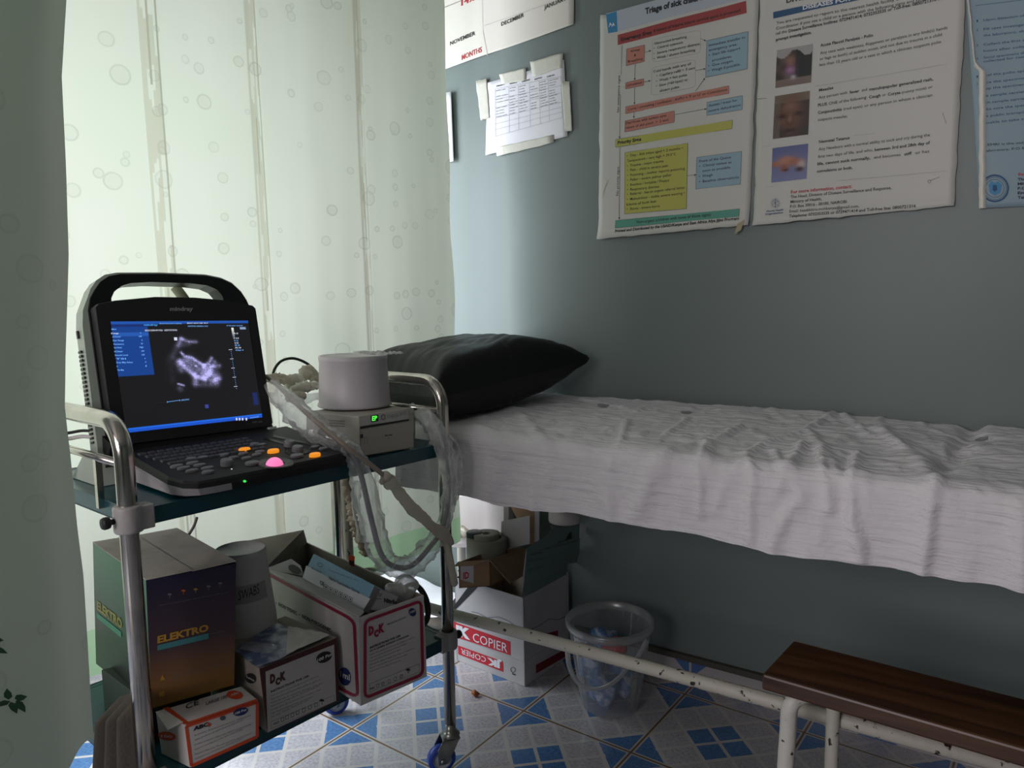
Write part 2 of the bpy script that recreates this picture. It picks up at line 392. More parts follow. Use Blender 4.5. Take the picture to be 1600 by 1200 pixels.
# skirting of half tiles along the bed wall
def skirt_mat():
    m = bpy.data.materials.new('tile_skirting'); m.use_nodes = True; nt, N, L = nodes(m); b = nt.nodes['Principled BSDF']
    tc = N('TexCoord'); sp = N('SeparateXYZ'); L(tc.outputs['Object'], sp.inputs[0])
    def M(op, a, b_=None):
        n = N('Math', operation=op)
        for i, q in enumerate((a, b_)):
            if q is None: continue
            if isinstance(q, (int, float)): n.inputs[i].default_value = q
            else: L(q, n.inputs[i])
        return n.outputs[0]
    fx = M('FRACT', M('MULTIPLY', M('ADD', sp.outputs[0], .704+3.166), 1/.3166))
    d = M('ABSOLUTE', M('SUBTRACT', fx, .5))           # .5 at joints
    e = M('SUBTRACT', .5, d)
    zz = M('MULTIPLY', sp.outputs[2], 1/.3166)
    tri = M('LESS_THAN', M('ADD', e, M('SUBTRACT', .30, zz)), .22)
    tri2 = M('LESS_THAN', M('ADD', M('MULTIPLY', M('ABSOLUTE', M('SUBTRACT', e, .5)), 1.0), zz), .14)
    bl = M('MAXIMUM', tri, tri2)
    gr = M('LESS_THAN', e, .010)
    m1 = N('MixRGB'); L(bl, m1.inputs[0]); m1.inputs[1].default_value = (.44, .41, .42, 1); m1.inputs[2].default_value = (.08, .16, .36, 1)
    m2 = N('MixRGB'); L(gr, m2.inputs[0]); L(m1.outputs[0], m2.inputs[1]); m2.inputs[2].default_value = (.5, .47, .44, 1)
    L(m2.outputs[0], b.inputs['Base Color']); b.inputs['Roughness'].default_value = .3
    return m
mb = MB(); mb.box(I3, (-2.3, WY-.012, 0), (2.4, WY, .072), skirt_mat())
mb.box(I3, (-2.3, WY-.014, .072), (2.4, WY, .088), mat('rough_mortar', (.09, .085, .07), .9, bump=(60, 1)))
struct(mb.build('baseboard_right'))
SETTING_END = True

# ================================================================ CURTAINS
import numpy as np
curt_back = curtain_mat('pale_green_curtain_cloth', (.545, .55, .46), (.37, .39, .31), .28, hem=(.36, .52, .32), thresh=.425)
curt_front = curtain_mat('grey_green_curtain_cloth', (.52, .56, .49), (.42, .47, .39), .32)
leaf_ink = mat('leaf_print', (.05, .14, .07), .8)

CA, CB = V((-1.397, 1.772, 0)), V((-1.675, .30, 0))
cdir = (CB-CA).normalized(); cn = V((-cdir.y, cdir.x, 0));  cn = cn if cn.dot(CO-CA) > 0 else -cn
CPL = Plane(CA, cn)
def cs(px, py): return (CPL(px, py)-CA).dot(cdir)
folds = [(cs(571, 300), .020), (cs(418, 300), .026), (cs(264, 300), .040)]
L_ = (CB-CA).length
prof = []; s = 0.0
while s < L_:
    hit = [f for f in folds if abs(f[0]-s) < .004]
    if hit:
        f0, wd = hit[0]
        for k in range(9): prof.append((f0+wd*k/8, .0030*sin(pi*k/8)+.0008*(k % 2)))
        s = f0+wd+.004
    prof.append((s, 0)); s += .008
HZ = .338
def back(i, j):
    n = len(prof)-1; k = min(int(i*n), n-1); t = i*n-k
    a = prof[k]; b = prof[k+1]; s_ = a[0]+(b[0]-a[0])*t; o = a[1]+(b[1]-a[1])*t
    z = HZ+(2.55-HZ)*j
    wv = .018*sin(s_*7.5+.6)+.007*sin(s_*23+z*.8)+.006*noise.noise(V((s_*6, z*1.2, 0)))+.004*noise.noise(V((s_*22, z*3, 4)))
    wv *= (.55+.45*min(1, abs(z-1.5)/1.0))
    # gathered tuck at the left, level with the machine's handle
    tk = math.exp(-((s_-1.11-.10*(z-1.15))/.05)**2)*math.exp(-((z-1.12)/.25)**2)
    zz = z+(.010*sin(s_*5+1)-.012*s_ if j == 0 else 0)
    e = .008*noise.noise(V((z*5, 1, 2))) if k == 0 else 0
    return CA+cdir*(s_+e)+cn*(o+wv+.035*tk)+V((0, 0, zz))
mb = MB(); mb.grid(back, len(prof)-1, 220, curt_back)
seam = curtain_mat('doubled_seam_cloth', (.50, .49, .385), (.36, .36, .28), .25, hem=(.34, .48, .28), thresh=.425)
seam_line = curtain_mat('seam_stitch_line', (.44, .43, .33), (.36, .36, .28), .21)
k_ = mb.mi(seam); k2_ = mb.mi(seam_line); nc = len(prof)-1
for fi in range(len(mb.f)):
    s0_ = prof[fi % nc][0]; row = fi//nc
    for f0, wd in folds:
        if f0 <= s0_ < f0+wd:
            e_ = (s0_-f0)/wd
            if e_ < .10 or e_ > .85 or noise.noise(V((row*.075, f0*9, e_*3))) > -.12: mb.m[fi] = k_
            if e_ < .10: mb.m[fi] = k2_
            elif .48 < e_ < .60 and noise.noise(V((row*.05, f0*5, 1))) > .05: mb.m[fi] = k2_
tag(mb.build('window_curtain', origin=(CA+CB)/2+V((0, 0, 0))), 'pale green backlit curtain with bubble print hanging behind the trolley', 'curtain')

FA = V((-1.075, .505, 0)); fd = V((.42, -.91, 0)).normalized(); fn_ = V((-fd.y, fd.x, 0)); fn_ = fn_ if fn_.dot(CO-FA) > 0 else -fn_
FPL = Plane(FA, fn_)
edge = []
for px, py in ((106, -60), (105, 0), (97, 120), (103, 260), (106, 400), (100, 560), (99, 640), (109, 720), (119, 820), (130, 900), (137, 1000), (143, 1100), (147, 1152)):
    p = FPL(px, py); edge.append((p.z, (p-FA).dot(fd)))
hem0 = FPL(147, 1152).z; hem1 = FPL(60, 1199).z
edge.sort()
def es(z):
    if z <= edge[0][0]: return edge[0][1]
    for (a, b), (c, d) in zip(edge, edge[1:]):
        if z <= c: return b+(d-b)*(z-a)/(c-a)
    return edge[-1][1]
def front(i, j):
    zb = hem0-.03*i+.006*sin(i*40)
    z = zb+(2.55-zb)*j; s0_ = es(z); s_ = i*.75
    wv = .020*sin(s_*26+.4)*min(1, s_*12)+.006*noise.noise(V((s_*12, z*1.5, 9)))
    return FA+fd*(s0_+s_)+fn_*wv+V((0, 0, z))
mb = MB(); mb.grid(front, 110, 60, curt_front)
def leaf(px, py, ang, ln, wd):
    c = FPL(px, py, .03); 
    def pp(a, b): return FPL(px+a*cos(ang)-b*sin(ang), py+a*sin(ang)+b*cos(ang), .0)
    pts = [(0, 0), (.25*ln, wd*.5), (.6*ln, wd*.45), (ln, 0), (.6*ln, -wd*.45), (.25*ln, -wd*.5)]
    out = []
    for a, b in pts:
        p = pp(a, b); z = p.z; s_ = (p-FA).dot(fd)-es(z); wv = .020*sin(s_*26+.4)*min(1, max(s_, 0)*12)+.006*noise.noise(V((s_*12, z*1.5, 9)))
        out.append(FA+fd*(es(z)+s_)+fn_*(wv+.003)+V((0, 0, z)))
    mb.poly(out, leaf_ink)
for a in ((22, 1094, -1.7, 18, 9), (24, 1096, 2.7, 22, 8), (24, 1097, 1.2, 20, 9), (28, 1092, -.3, 14, 10), (30, 1094, 1.1, 22, 9), (2, 1012, .5, 20, 9), (0, 960, 1.3, 22, 8), (3, 1000, .1, 12, 8)): leaf(*a)
tag(mb.build('side_curtain', origin=FA), 'grey-green curtain with leaf print at the far left edge, nearest the viewer', 'curtain')

# ================================================================ EXAMINATION COUCH
BX0, BX1, BY0, BY1 = -1.44, .62, 1.345, 1.895
cream = mat('chipped_cream_paint', (.50, .47, .41), .5, var=(55, (.42, .38, .33), .5, .62), bump=(70, .5))
def chipped(name, c):
    m = mat(name, c, .5, bump=(70, .4)); nt, N, L = nodes(m); b = nt.nodes['Principled BSDF']
    tc = N('TexCoord'); n = N('TexNoise'); n.inputs['Scale'].default_value = 62; n.inputs['Detail'].default_value = 4; L(tc.outputs['Object'], n.inputs['Vector'])
    r = N('ValToRGB'); e = r.color_ramp.elements; e[0].position = .33; e[0].color = (.03, .02, .015, 1); e[1].position = .37; e[1].color = tuple(c)+(1,)
    L(n.outputs['Fac'], r.inputs[0]); L(r.outputs[0], b.inputs['Base Color']); return m
chip = chipped('worn_cream_paint', (.56, .52, .45)); chip_white = chipped('worn_white_paint', (.60, .58, .53))
couch = thing('examination_couch', 'metal framed examination couch along the grey-green wall', 'bed', ((BX0+BX1)/2, 1.62, 0))
mb = MB()
mb.box(I3, (BX0+.01, BY0+.012, .712), (BX1, BY1, .772), mat('black_couch_vinyl', (.02, .02, .022), .4))
mb.build('mattress', couch, bevel=.015)
mb = MB()
for y in (BY0+.035, BY1-.02): mb.tube([(BX0, y, .695), (BX1, y, .695)], .016, chip)
for x in (BX0, -.7, 0, BX1): mb.tube([(x, BY0+.035, .695), (x, BY1-.02, .695)], .014, chip)
mb.build('couch_frame', couch)
mb = MB(); mb.tube([(-1.43, BY0, .340), (BX1, BY0, .357)], .0135, chip); mb.build('foot_rail', couch)
for x in (BX0-.02, BX1):
    for y in (BY0+.03, BY1-.03):
        mb = MB(); mb.tube([(x, y, 0), (x, y, .69)], .014, chip, 12); mb.build('leg', couch)
for x in (BX0-.02, BX1):
    mb = MB(); mb.tube([(x, BY0+.03, .348), (x, BY1-.03, .348)], .012, chip); mb.build('stretcher', couch)

# bed sheet
linen = mat('white_cotton_sheet', (.77, .73, .755), .85)
nt, N, L = nodes(linen); b = nt.nodes['Principled BSDF']; tc = N('TexCoord')
n1 = N('TexNoise'); n1.inputs['Scale'].default_value = 420; L(tc.outputs['Object'], n1.inputs['Vector'])
mp = N('Mapping'); mp.inputs['Scale'].default_value = (3, 30, 60); L(tc.outputs['Object'], mp.inputs[0])
n2 = N('TexNoise'); n2.inputs['Scale'].default_value = 1.6; n2.inputs['Detail'].default_value = 4; L(mp.outputs[0], n2.inputs['Vector'])
n3 = N('TexNoise'); n3.inputs['Scale'].default_value = 22; n3.inputs['Detail'].default_value = 3; n3.inputs['Distortion'].default_value = .8; L(tc.outputs['Object'], n3.inputs['Vector'])
ad = N('Math', operation='MULTIPLY_ADD'); L(n1.outputs['Fac'], ad.inputs[0]); ad.inputs[1].default_value = .06; L(n2.outputs['Fac'], ad.inputs[2])
ad2 = N('Math', operation='MULTIPLY_ADD'); L(n3.outputs['Fac'], ad2.inputs[0]); ad2.inputs[1].default_value = .8; L(ad.outputs[0], ad2.inputs[2])
bp = N('Bump'); bp.inputs['Strength'].default_value = .8; bp.inputs['Distance'].default_value = .008; L(ad2.outputs[0], bp.inputs['Height']); L(bp.outputs[0], b.inputs['Normal'])
NX, NT = 460, 120
R0 = .030; top_l = 1.895-BY0-R0; arc = R0*pi/2; drop = .79-R0-.648
tot = top_l+arc+drop
def base(t):                                  # returns y, z, ny, nz
    d = t*tot
    if d < top_l: return 1.895-d, .798-.008*(d/top_l), 0, 1
    d -= top_l
    if d < arc:
        a = d/R0; return BY0+R0-R0*sin(a)-.004, .790-R0+R0*cos(a), -sin(a), cos(a)
    d -= arc
    return BY0-.004-.012*(d/drop), .790-R0-d, -1, 0
P = np.zeros((NT+1, NX+1, 3)); Nn = np.zeros((NT+1, NX+1, 3))
for j in range(NT+1):
    t = j/NT; y, z, ny, nz = base(t)
    xl = -1.42 if t < .6 else -1.42+.19*min(1, (t-.6)/.25)
    hang = max(0, (t*tot-top_l-arc)/drop)
    for i in range(NX+1):
        x = xl+(BX1-.0-xl)*(i/NX)
        zz = z
        wig = .008*sin(x*9+1)+.005*sin(x*23)+.003*sin(x*51+2)
        zz += hang*(wig*.35-.002)
        P[j, i] = (x, y, zz); Nn[j, i] = (0, ny, nz)
def zs(X, Y): return (880+X/2.222, 560+Y/2.222)
def sp3(px, py):
    a = hz(px, py, .795)
    if a.y < BY0: a = pyl(px, py, BY0-.01)
    return a
ridges = [  # (polyline in crop pixels, width, amplitude)
 ([(1425, 235), (1370, 320), (1310, 405)], .018, -.012), ([(1100, 250), (1200, 330), (1300, 420)], .022, .010), ([(1300, 425), (1275, 560), (1250, 740)], .012, .014),
 ([(1318, 425), (1300, 560), (1285, 740)], .016, -.008), ([(1020, 335), (990, 420), (1005, 560), (1040, 690)], .011, .011), ([(1000, 330), (975, 420), (975, 520)], .010, -.008),
 ([(890, 320), (905, 400), (925, 520)], .009, .009), ([(830, 300), (800, 350), (765, 395), (750, 450)], .010, .009), ([(735, 320), (760, 385)], .008, .006),
 ([(640, 350), (660, 405), (650, 520), (655, 620)], .010, .009), ([(940, 200), (830, 260), (690, 300), (600, 380)], .010, .007), ([(500, 290), (470, 360), (480, 540)], .009, .008),
 ([(610, 240), (520, 290), (500, 340)], .010, .006), ([(590, 360), (530, 520)], .014, .007), ([(820, 480), (760, 560), (730, 655)], .014, .010), ([(790, 480), (740, 540)], .012, -.006),
 ([(960, 190), (1060, 270), (1130, 290), (1180, 320)], .010, .006), ([(1130, 185), (1090, 230), (1000, 250)], .010, .005), ([(850, 260), (900, 310), (960, 400)], .010, .006),
 ([(220, 220), (200, 290), (170, 380)], .010, .006), ([(330, 340), (290, 460), (240, 560)], .020, .009), ([(60, 320), (110, 430), (200, 560)], .018, .006), ([(430, 210), (330, 290)], .008, .004),
 ([(1400, 300), (1340, 340), (1320, 300)], .008, .005), ([(1590, 520), (1590, 780)], .015, .012), ([(1450, 260), (1490, 300)], .012, -.006), ([(540, 260), (440, 300), (340, 330)], .010, .005),
 ([(60, 150), (150, 165), (230, 190)], .010, .004), ([(120, 200), (200, 215)], .010, .003), ([(-150, 200), (-60, 300), (-40, 420)], .016, .006), ([(-300, 240), (-200, 330), (-230, 460)], .016, .007)]
disp = np.zeros((NT+1, NX+1))
for pl_, wd, am in ridges:
    pts = [np.array(sp3(*zs(*q))) for q in pl_]
    best = np.full((NT+1, NX+1), 9.)
    for a, b_ in zip(pts, pts[1:]):
        ab = b_-a; l2 = ab@ab; k = np.clip(((P-a)@ab)/l2, 0, 1); d = np.linalg.norm(P-(a+k[..., None]*ab), axis=2); best = np.minimum(best, d)
    disp += am*np.exp(-(best/wd)**2)
for j in range(NT+1):
    t = j/NT; hang = max(0, min(1, (t*tot-top_l)/(arc+drop)))
    for i in range(NX+1):
        x, y, z = P[j, i]
        n = .006*noise.noise(V((x*7, y*7, z*3)))+.0035*noise.noise(V((x*17, y*14, z*6+3)))+.0016*noise.noise(V((x*40, y*34, z*14)))
        n += hang*(.006*sin(x*13+.5*sin(x*31))*hang+.006*noise.noise(V((x*16, 0, 3))))+.0035*max(0, noise.noise(V((x*34+y*12, y*20-x*9, z*8))))**1.5*2
        # dip of the mattress top near the right
        dip = -.006*math.exp(-((x+.06)/.10)**2)*(1-hang) if y > 1.5 else 0
        P[j, i] += Nn[j, i]*(disp[j, i]+n+dip+.004)
mb = MB()
vs = [V(P[j, i]) for j in range(NT+1) for i in range(NX+1)]
mb.add(vs, [(j*(NX+1)+i, (j+1)*(NX+1)+i, (j+1)*(NX+1)+i+1, j*(NX+1)+i+1) for j in range(NT) for i in range(NX)], linen, True)
stain = mat('faded_grey_stain', (.34, .34, .36), .85)
def stainp(px, py, rx, ry):
    pts = []
    for k in range(14):
        a = 2*pi*k/14; r = 1+.35*noise.noise(V((cos(a)*2, sin(a)*2, px)))
        p = hz(px+cos(a)*rx*r, py+sin(a)*ry*r, .8)
        i = int(round((p.x+1.42)/(BX1+1.42)*NX)); j = int(round((1.895-p.y)/tot*NT))
        i = max(0, min(NX, i)); j = max(0, min(NT, j)); q = P[j, i]
        pts.append(V((q[0], q[1], q[2]+.0015)))
    mb.poly(pts, stain)
for a in ((942, 635, 9, 1.6), (1073, 644, 9, 1.6), (1535, 677, 10, 1.5)): stainp(*a)
tag(mb.build('bed_sheet', origin=(-.4, 1.6, .79)), 'wrinkled white cotton sheet draped over the examination couch', 'sheet')

# pillow
vinyl = mat('black_pillow_vinyl', (.007, .007, .008), .45, bump=(30, .25), spec=.35)
pc = V((-1.222, 1.63, .80)); pa = -.20
def pil(sign):
    def fn(u, v):
        s_ = 2*u-1; t = 2*v-1
        k = max(0, (1-s_**8)*(1-abs(t)**(6 if t < 0 else 2.3)))**(.45 if t < 0 else .55)
        # pinched edges, pointed corners
        x = .175*s_*(1-.10*(1-t*t)*0-.06*(1-abs(t)**3))+.0; y = .255*t*(1-.05*(1-abs(s_)**3))
        cr = (abs(s_)*abs(t))**3
        x *= 1+.10*cr; y *= 1+.09*cr
        mid = .082+.022*t+.012*cr
        h = .100*k if sign > 0 else -.078*k
        wr = (.007*noise.noise(V((x*14, y*9, sign*2)))+.005*abs(noise.noise(V((x*30+y*12, y*7, 6)))))*k**.5+.008*abs(noise.noise(V((x*16+y*9, y*5, 3+sign))))*(1-k)*k**.3*2
        z = mid+h+wr*sign
        if sign < 0: z = max(z, .012)
        return pc+V((cos(pa)*x-sin(pa)*y, sin(pa)*x+cos(pa)*y, z))
    return fn
mb = MB(); mb.grid(pil(1), 70, 90, vinyl); mb.grid(pil(-1), 70, 90, vinyl)
tag(mb.build('pillow', origin=pc), 'shiny black vinyl pillow at the head of the couch', 'pillow')

# ================================================================ BENCH
wood = mat('dark_bench_wood', (.11, .042, .016), .38); nt, N, L = nodes(wood); b = nt.nodes['Principled BSDF']
tc = N('TexCoord'); mp = N('Mapping'); mp.inputs['Scale'].default_value = (1.2, 14, 14); L(tc.outputs['Object'], mp.inputs[0])
n2 = N('TexNoise'); n2.inputs['Scale'].default_value = 2.2; n2.inputs['Detail'].default_value = 6; n2.inputs['Distortion'].default_value = 1.2; L(mp.outputs[0], n2.inputs['Vector'])
r = N('ValToRGB'); r.color_ramp.elements[0].position = .3; r.color_ramp.elements[0].color = (.030, .012, .006, 1); r.color_ramp.elements[1].position = .7; r.color_ramp.elements[1].color = (.105, .045, .018, 1)
L(n2.outputs['Fac'], r.inputs[0]); L(r.outputs[0], b.inputs['Base Color'])
BZ = .47
A_ = hz(1190, 1053, BZ); B_ = hz(1240, 1000, BZ); C_ = hz(1600, 1090, BZ); D_ = hz(1600, 1172, BZ)
ex = ((C_-B_).normalized()+(D_-A_).normalized()).normalized(); wd_ = (B_-A_).length
A2 = A_; B2 = B_; C2 = B_+ex*1.0; D2 = A_+ex*1.0
bench = thing('wooden_bench', 'low dark wooden bench on white metal legs at the lower right', 'bench', (A2.x+.5, (A2.y+B2.y)/2, 0))
mb = MB(); dz = V((0, 0, -.028)); c1 = A2+(B2-A2)*.12-ex*.006
mb.hexa([A2+dz, D2+dz, C2+dz, B2+dz, A2, D2, C2, B2], wood); mb.build('bench_seat', bench, bevel=.004)
for xx in (.045, .93):
    for k, y in enumerate((.02, .20)):
        o = A2+ex*xx+(B2-A2).normalized()*0
        yv = (B2-A2).normalized()
    f1 = A2+ex*(xx)+yv*.012; f2 = A2+ex*(xx+.035)+yv*(wd_-.03)
    g1 = V((f1.x, f1.y-.0, 0))-yv*.03; g2 = V((f2.x, f2.y, 0))
    mb = MB(); mb.tube(spline([f1+V((.02, .02, -.03)), f1+V((0, 0, -.045)), f1+V((-.003, -.004, -.10)), g1+V((0, 0, .2)), g1]), .0135, chip_white, 14); mb.build('leg', bench)
    mb = MB(); mb.tube(spline([f2+V((0, 0, -.028)), f2+V((0, 0, -.12)), g2+V((0, 0, .1)), g2]), .0115, chip, 14); mb.build('leg', bench)
    mb = MB(); mb.tube([f1+V((.0, .0, -.036)), f2+V((0, 0, -.036))], .010, chip_white); mb.build('leg_crossbar', bench)

# ================================================================ TROLLEY
ZT, ZL = .776, .332
RP = .0135
tro = thing('instrument_trolley', 'two-shelf steel instrument trolley with dark teal trays on blue castors', 'trolley', tuple(T(TL/2, TW/2, 0)))
for u0, u1 in ((0, 0), (TL, TL)):
    u = u0; r_ = .055; zr = .914; n = 8
    RPX = RP if u == 0 else .0145
    pth = [T(u, 0, .115), T(u, 0, zr-r_)]+[T(u, r_-r_*cos(a), zr-r_+r_*sin(a)) for a in [pi/2*k/n for k in range(1, n+1)]]
    pth += [T(u, TW-r_+r_*sin(a), zr-r_+r_*cos(a)) for a in [pi/2*k/n for k in range(0, n+1)]]+[T(u, TW, .115)]
    mb = MB(); mb.tube(pth, RPX, steel, 20); mb.build('side_frame', tro)
def tray(zb, zt):
    mb = MB(); a = .010
    e = .014
    # floor of the tray, four lips
    u0, u1, v0, v1 = .004, TL-.004, -.012, TW+.006
    f = T
    mb.box(f, (u0, v0, zb), (u1, v1, zb+.004), teal)
    mb.box(f, (u0+e, v0+e, zt-.008), (u1-e, v1-e, zt), teal)
    for A, B in (((u0, v0, zb), (u1, v0+.0015, zt+.0015)), ((u0, v1-.0015, zb), (u1, v1, zt+.0015)), ((u0, v0, zb), (u0+.0015, v1, zt+.0015)), ((u1-.0015, v0, zb), (u1, v1, zt+.0015))): mb.box(f, A, B, teal)
    mb.box(f, (u0, v0, zt-.0015), (u1, v0+e, zt+.0005), teal); mb.box(f, (u0, v1-e, zt-.0015), (u1, v1, zt+.0005), teal)
    mb.box(f, (u0, v0, zt-.0015), (u0+e, v1, zt+.0005), teal); mb.box(f, (u1-e, v0, zt-.0015), (u1, v1, zt+.0005), teal)
    return mb.build('tray_shelf', tro, bevel=.0012)
tray(.750, ZT); tray(.304, ZL)
collar = mat('frosted_plastic_collar', (.42, .39, .38), .45, bump=(120, .2))
for zc in (.764, .318):
    for u, v in ((0, 0), (TL, 0), (0, TW), (TL, TW)):
        mb = MB(); sg = 1 if u == 0 else -1
        mb.lathe(T(u, v, zc-.021), [(RP+.001, 0), (.0205, 0), (.0215, .004), (.0215, .038), (.0205, .042), (RP+.001, .042)], collar, 28, _ez)
        mb.box(T, (u-.004 if u == 0 else u-.034, v-.016, zc-.019), (u+.034 if u == 0 else u+.004, v+.012, zc+.019), collar)
        c = mb.build('clamp_collar', tro, bevel=.002)
        mb = MB(); d = _eu*(1 if u else -1)
        ax = (_eu if u else -_eu)
        mb.lathe(T(u, v, zc)+ax*.020, [(0, 0), (.0045, 0), (.0045, .008), (.0085, .008), (.0095, .011), (.0095, .016), (.008, .019), (0, .019)], soft_black, 18, ax)
        k_ = mb.build('clamp_screw', c)
# guard rails at both ends
for u in (0, TL):
    mb = MB(); uu = u+(.012 if u == 0 else -.012)*0
    mb.tube([T(uu, .006, .848), T(uu, TW-.006, .848)], .0065, steel, 12)
    for v in (.10, TW-.10): mb.box(T, (uu-.005, v-.005, ZT-.012), (uu+.005, v+.005, .846), steel)
    mb.build('guard_rail', tro)
# castors
blue_tyre = mat('blue_castor_tyre', (.02, .06, .38), .4); hub = mat('grey_castor_hub', (.40, .42, .46), .4); zinc = mat('zinc_plated_steel', (.40, .40, .37), .32, 1, var=(40, (.28, .28, .24), .4, .7))
for u, v, ang in ((0, 0, -2.1), (TL, 0, -2.3), (0, TW, -2.0), (TL, TW, -2.2)):
    base_ = T(u, v, .115); g = V((base_.x, base_.y, 0)); fdv = V((cos(ang)*_ev.x-sin(ang)*_ev.y, sin(ang)*_ev.x+cos(ang)*_ev.y, 0)).normalized(); side = V((-fdv.y, fdv.x, 0))
    wc = g-fdv*.024+V((0, 0, .033))
    fr = lambda a, b_, c, g=g, fdv=fdv, side=side: g+fdv*a+side*b_+V((0, 0, c))
    mb = MB()
    mb.lathe(g+V((0, 0, .083)), [(0, 0), (.020, 0), (.022, .006), (.016, .012), (.0125, .018), (.0125, .034), (0, .034)], zinc, 24)
    for sd in (-1, 1):
        pts = [(-.014, .076), (.016, .082), (-.004, .055), (-.017, .028), (-.031, .028), (-.032, .05), (-.024, .072)]
        pts = [(.018, .084), (.004, .056), (-.014, .026), (-.034, .026), (-.036, .060), (-.022, .084)]
        for b0 in (sd*.0145,):
            vs = [fr(a, b0, c) for a, c in pts]+[fr(a, b0+sd*.0025, c) for a, c in pts]; k = len(pts)
            mb.add(vs, [tuple(range(k))[::-1], tuple(range(k, 2*k))]+[(i, (i+1) % k, k+(i+1) % k, k+i) for i in range(k)], zinc)
    mb.box(fr, (-.022, -.017, .080), (.018, .017, .085), zinc)
    mb.lathe(wc-side*.020, [(0, 0), (.006, 0), (.006, .003), (.003, .003), (.003, .037), (.006, .037), (.006, .040), (0, .040)], zinc, 12, side)
    cst = mb.build('castor_fork', tro)
    mb = MB()
    mb.lathe(wc-side*.0115, [(.022, .0), (.030, .001), (.033, .005), (.033, .018), (.030, .022), (.022, .023)], blue_tyre, 36, side)
    mb.lathe(wc-side*.0115, [(0, .004), (.008, .001), (.010, .004), (.020, .004), (.0225, .0), (.0225, .023), (.020, .019), (.010, .019), (.008, .022), (0, .019)], hub, 36, side)
    mb.build('castor_wheel', cst)

# ================================================================ ULTRASOUND MACHINE
uo = T(.45, .15, ZT)
us = thing('ultrasound_machine', 'black portable ultrasound machine with a lit screen on the upper tray', 'ultrasound machine', tuple(uo))
shell = mat('pale_grey_green_shell', (.42, .47, .40), .5); silver = mat('silver_trim', (.40, .37, .38), .4)
Q = (0.458, 0.223, 0.959, -0.007, 0.217, -0.024)
_r0 = V((-cos(Q[3]), sin(Q[3]), 0)); _b0 = V((sin(Q[3]), cos(Q[3]), 0)); _up = cos(Q[4])*V((0, 0, 1))+sin(Q[4])*_b0
_r2 = cos(Q[5])*_r0+sin(Q[5])*_up; _up2 = cos(Q[5])*_up-sin(Q[5])*_r0; _bk = V((_up2.y*_r2.z-_up2.z*_r2.y, 0, 0))
def loc2w(l): return _eu*l.x+_ev*l.y+_ez*l.z
S0 = T(Q[0], Q[1], Q[2]); SR = loc2w(_r2).normalized(); SU = loc2w(_up2).normalized(); SB = SU.cross(SR).normalized()
if SB.dot(CO-S0) > 0: SB = -SB
def SP(a, c, d=0): return S0+SR*a+SU*c+SB*d           # d > 0 away from the viewer
# display panel (bezel)
mb = MB()
arcs = [(-.158, .128), (-.152, .134), (-.12, .141), (-.047, .149), (.031, .149), (.098, .144), (.152, .134), (.158, .128)]
low = [(.158, -.116), (.152, -.122), (-.152, -.122), (-.158, -.116)]
out = arcs+low; k = len(out)
vs = [SP(a*.992, c*.992, -.004) for a, c in out]+[SP(a, c, 0) for a, c in out]+[SP(a, c, .018) for a, c in out]
mb.add(vs, [tuple(range(k))]+[(j*k+i, j*k+(i+1) % k, (j+1)*k+(i+1) % k, (j+1)*k+i) for j in (0, 1) for i in range(k)]+[tuple(range(2*k, 3*k))[::-1]], soft_black)
pan = mb.build('display_panel', us)
SPL = Plane(SP(0, 0, -.0045), SB)
# lit screen: picture as colour attribute
screen_m = bpy.data.materials.new('lit_screen'); screen_m.use_nodes = True; nt, N, L = nodes(screen_m); b = nt.nodes['Principled BSDF']
at = N('Attribute', attribute_name='pic'); L(at.outputs['Color'], b.inputs['Emission Color']); b.inputs['Emission Strength'].default_value = 1.0
b.inputs['Base Color'].default_value = (.004, .004, .005, 1); b.inputs['Roughness'].default_value = .35
def lin(c): return tuple(((x/255)/12.92 if x/255 <= .04045 else ((x/255+.055)/1.055)**2.4) for x in c)
SCW, SCH = .27, .2025
scan = [  # bright strokes of the scan in crop pixels: points, width, brightness
 ([(725, 230), (800, 258), (870, 262)], 16, 120), ([(700, 290), (735, 235)], 22, 80), ([(650, 400), (690, 320), (720, 260)], 30, 45), ([(730, 360), (760, 395), (830, 410), (900, 455), (940, 480)], 13, 175),
 ([(720, 440), (770, 500), (820, 545), (880, 590), (950, 600)], 22, 170), ([(940, 480), (985, 460), (1010, 415)], 18, 150), ([(940, 500), (1010, 490), (1080, 485)], 22, 110), ([(985, 560), (1010, 500), (1040, 450)], 20, 120),
 ([(860, 580), (860, 640)], 30, 120), ([(950, 600), (1000, 560), (1060, 590), (1050, 640)], 34, 135), ([(1010, 620), (1080, 600)], 24, 120), ([(760, 440), (850, 525), (940, 565)], 44, 62), ([(960, 540), (1040, 540)], 36, 60), ([(700, 450), (730, 520)], 30, 100), ([(700, 650), (725, 655), (755, 665)], 9, 190),
 ([(715, 690), (725, 700)], 26, 60), ([(800, 430), (880, 480), (950, 530)], 44, 85), ([(860, 485), (875, 488)], 6, 200), ([(620, 420), (640, 520), (650, 620)], 40, 14), ([(740, 290), (800, 280)], 26, 40), ([(870, 660), (1000, 660)], 24, 55)]
def segd(p, a, b_):
    ax, ay = a; bx, by = b_; dx, dy = bx-ax, by-ay; l = dx*dx+dy*dy or 1; t = max(0, min(1, ((p[0]-ax)*dx+(p[1]-ay)*dy)/l))
    return sqrt((p[0]-ax-t*dx)**2+(p[1]-ay-t*dy)**2)
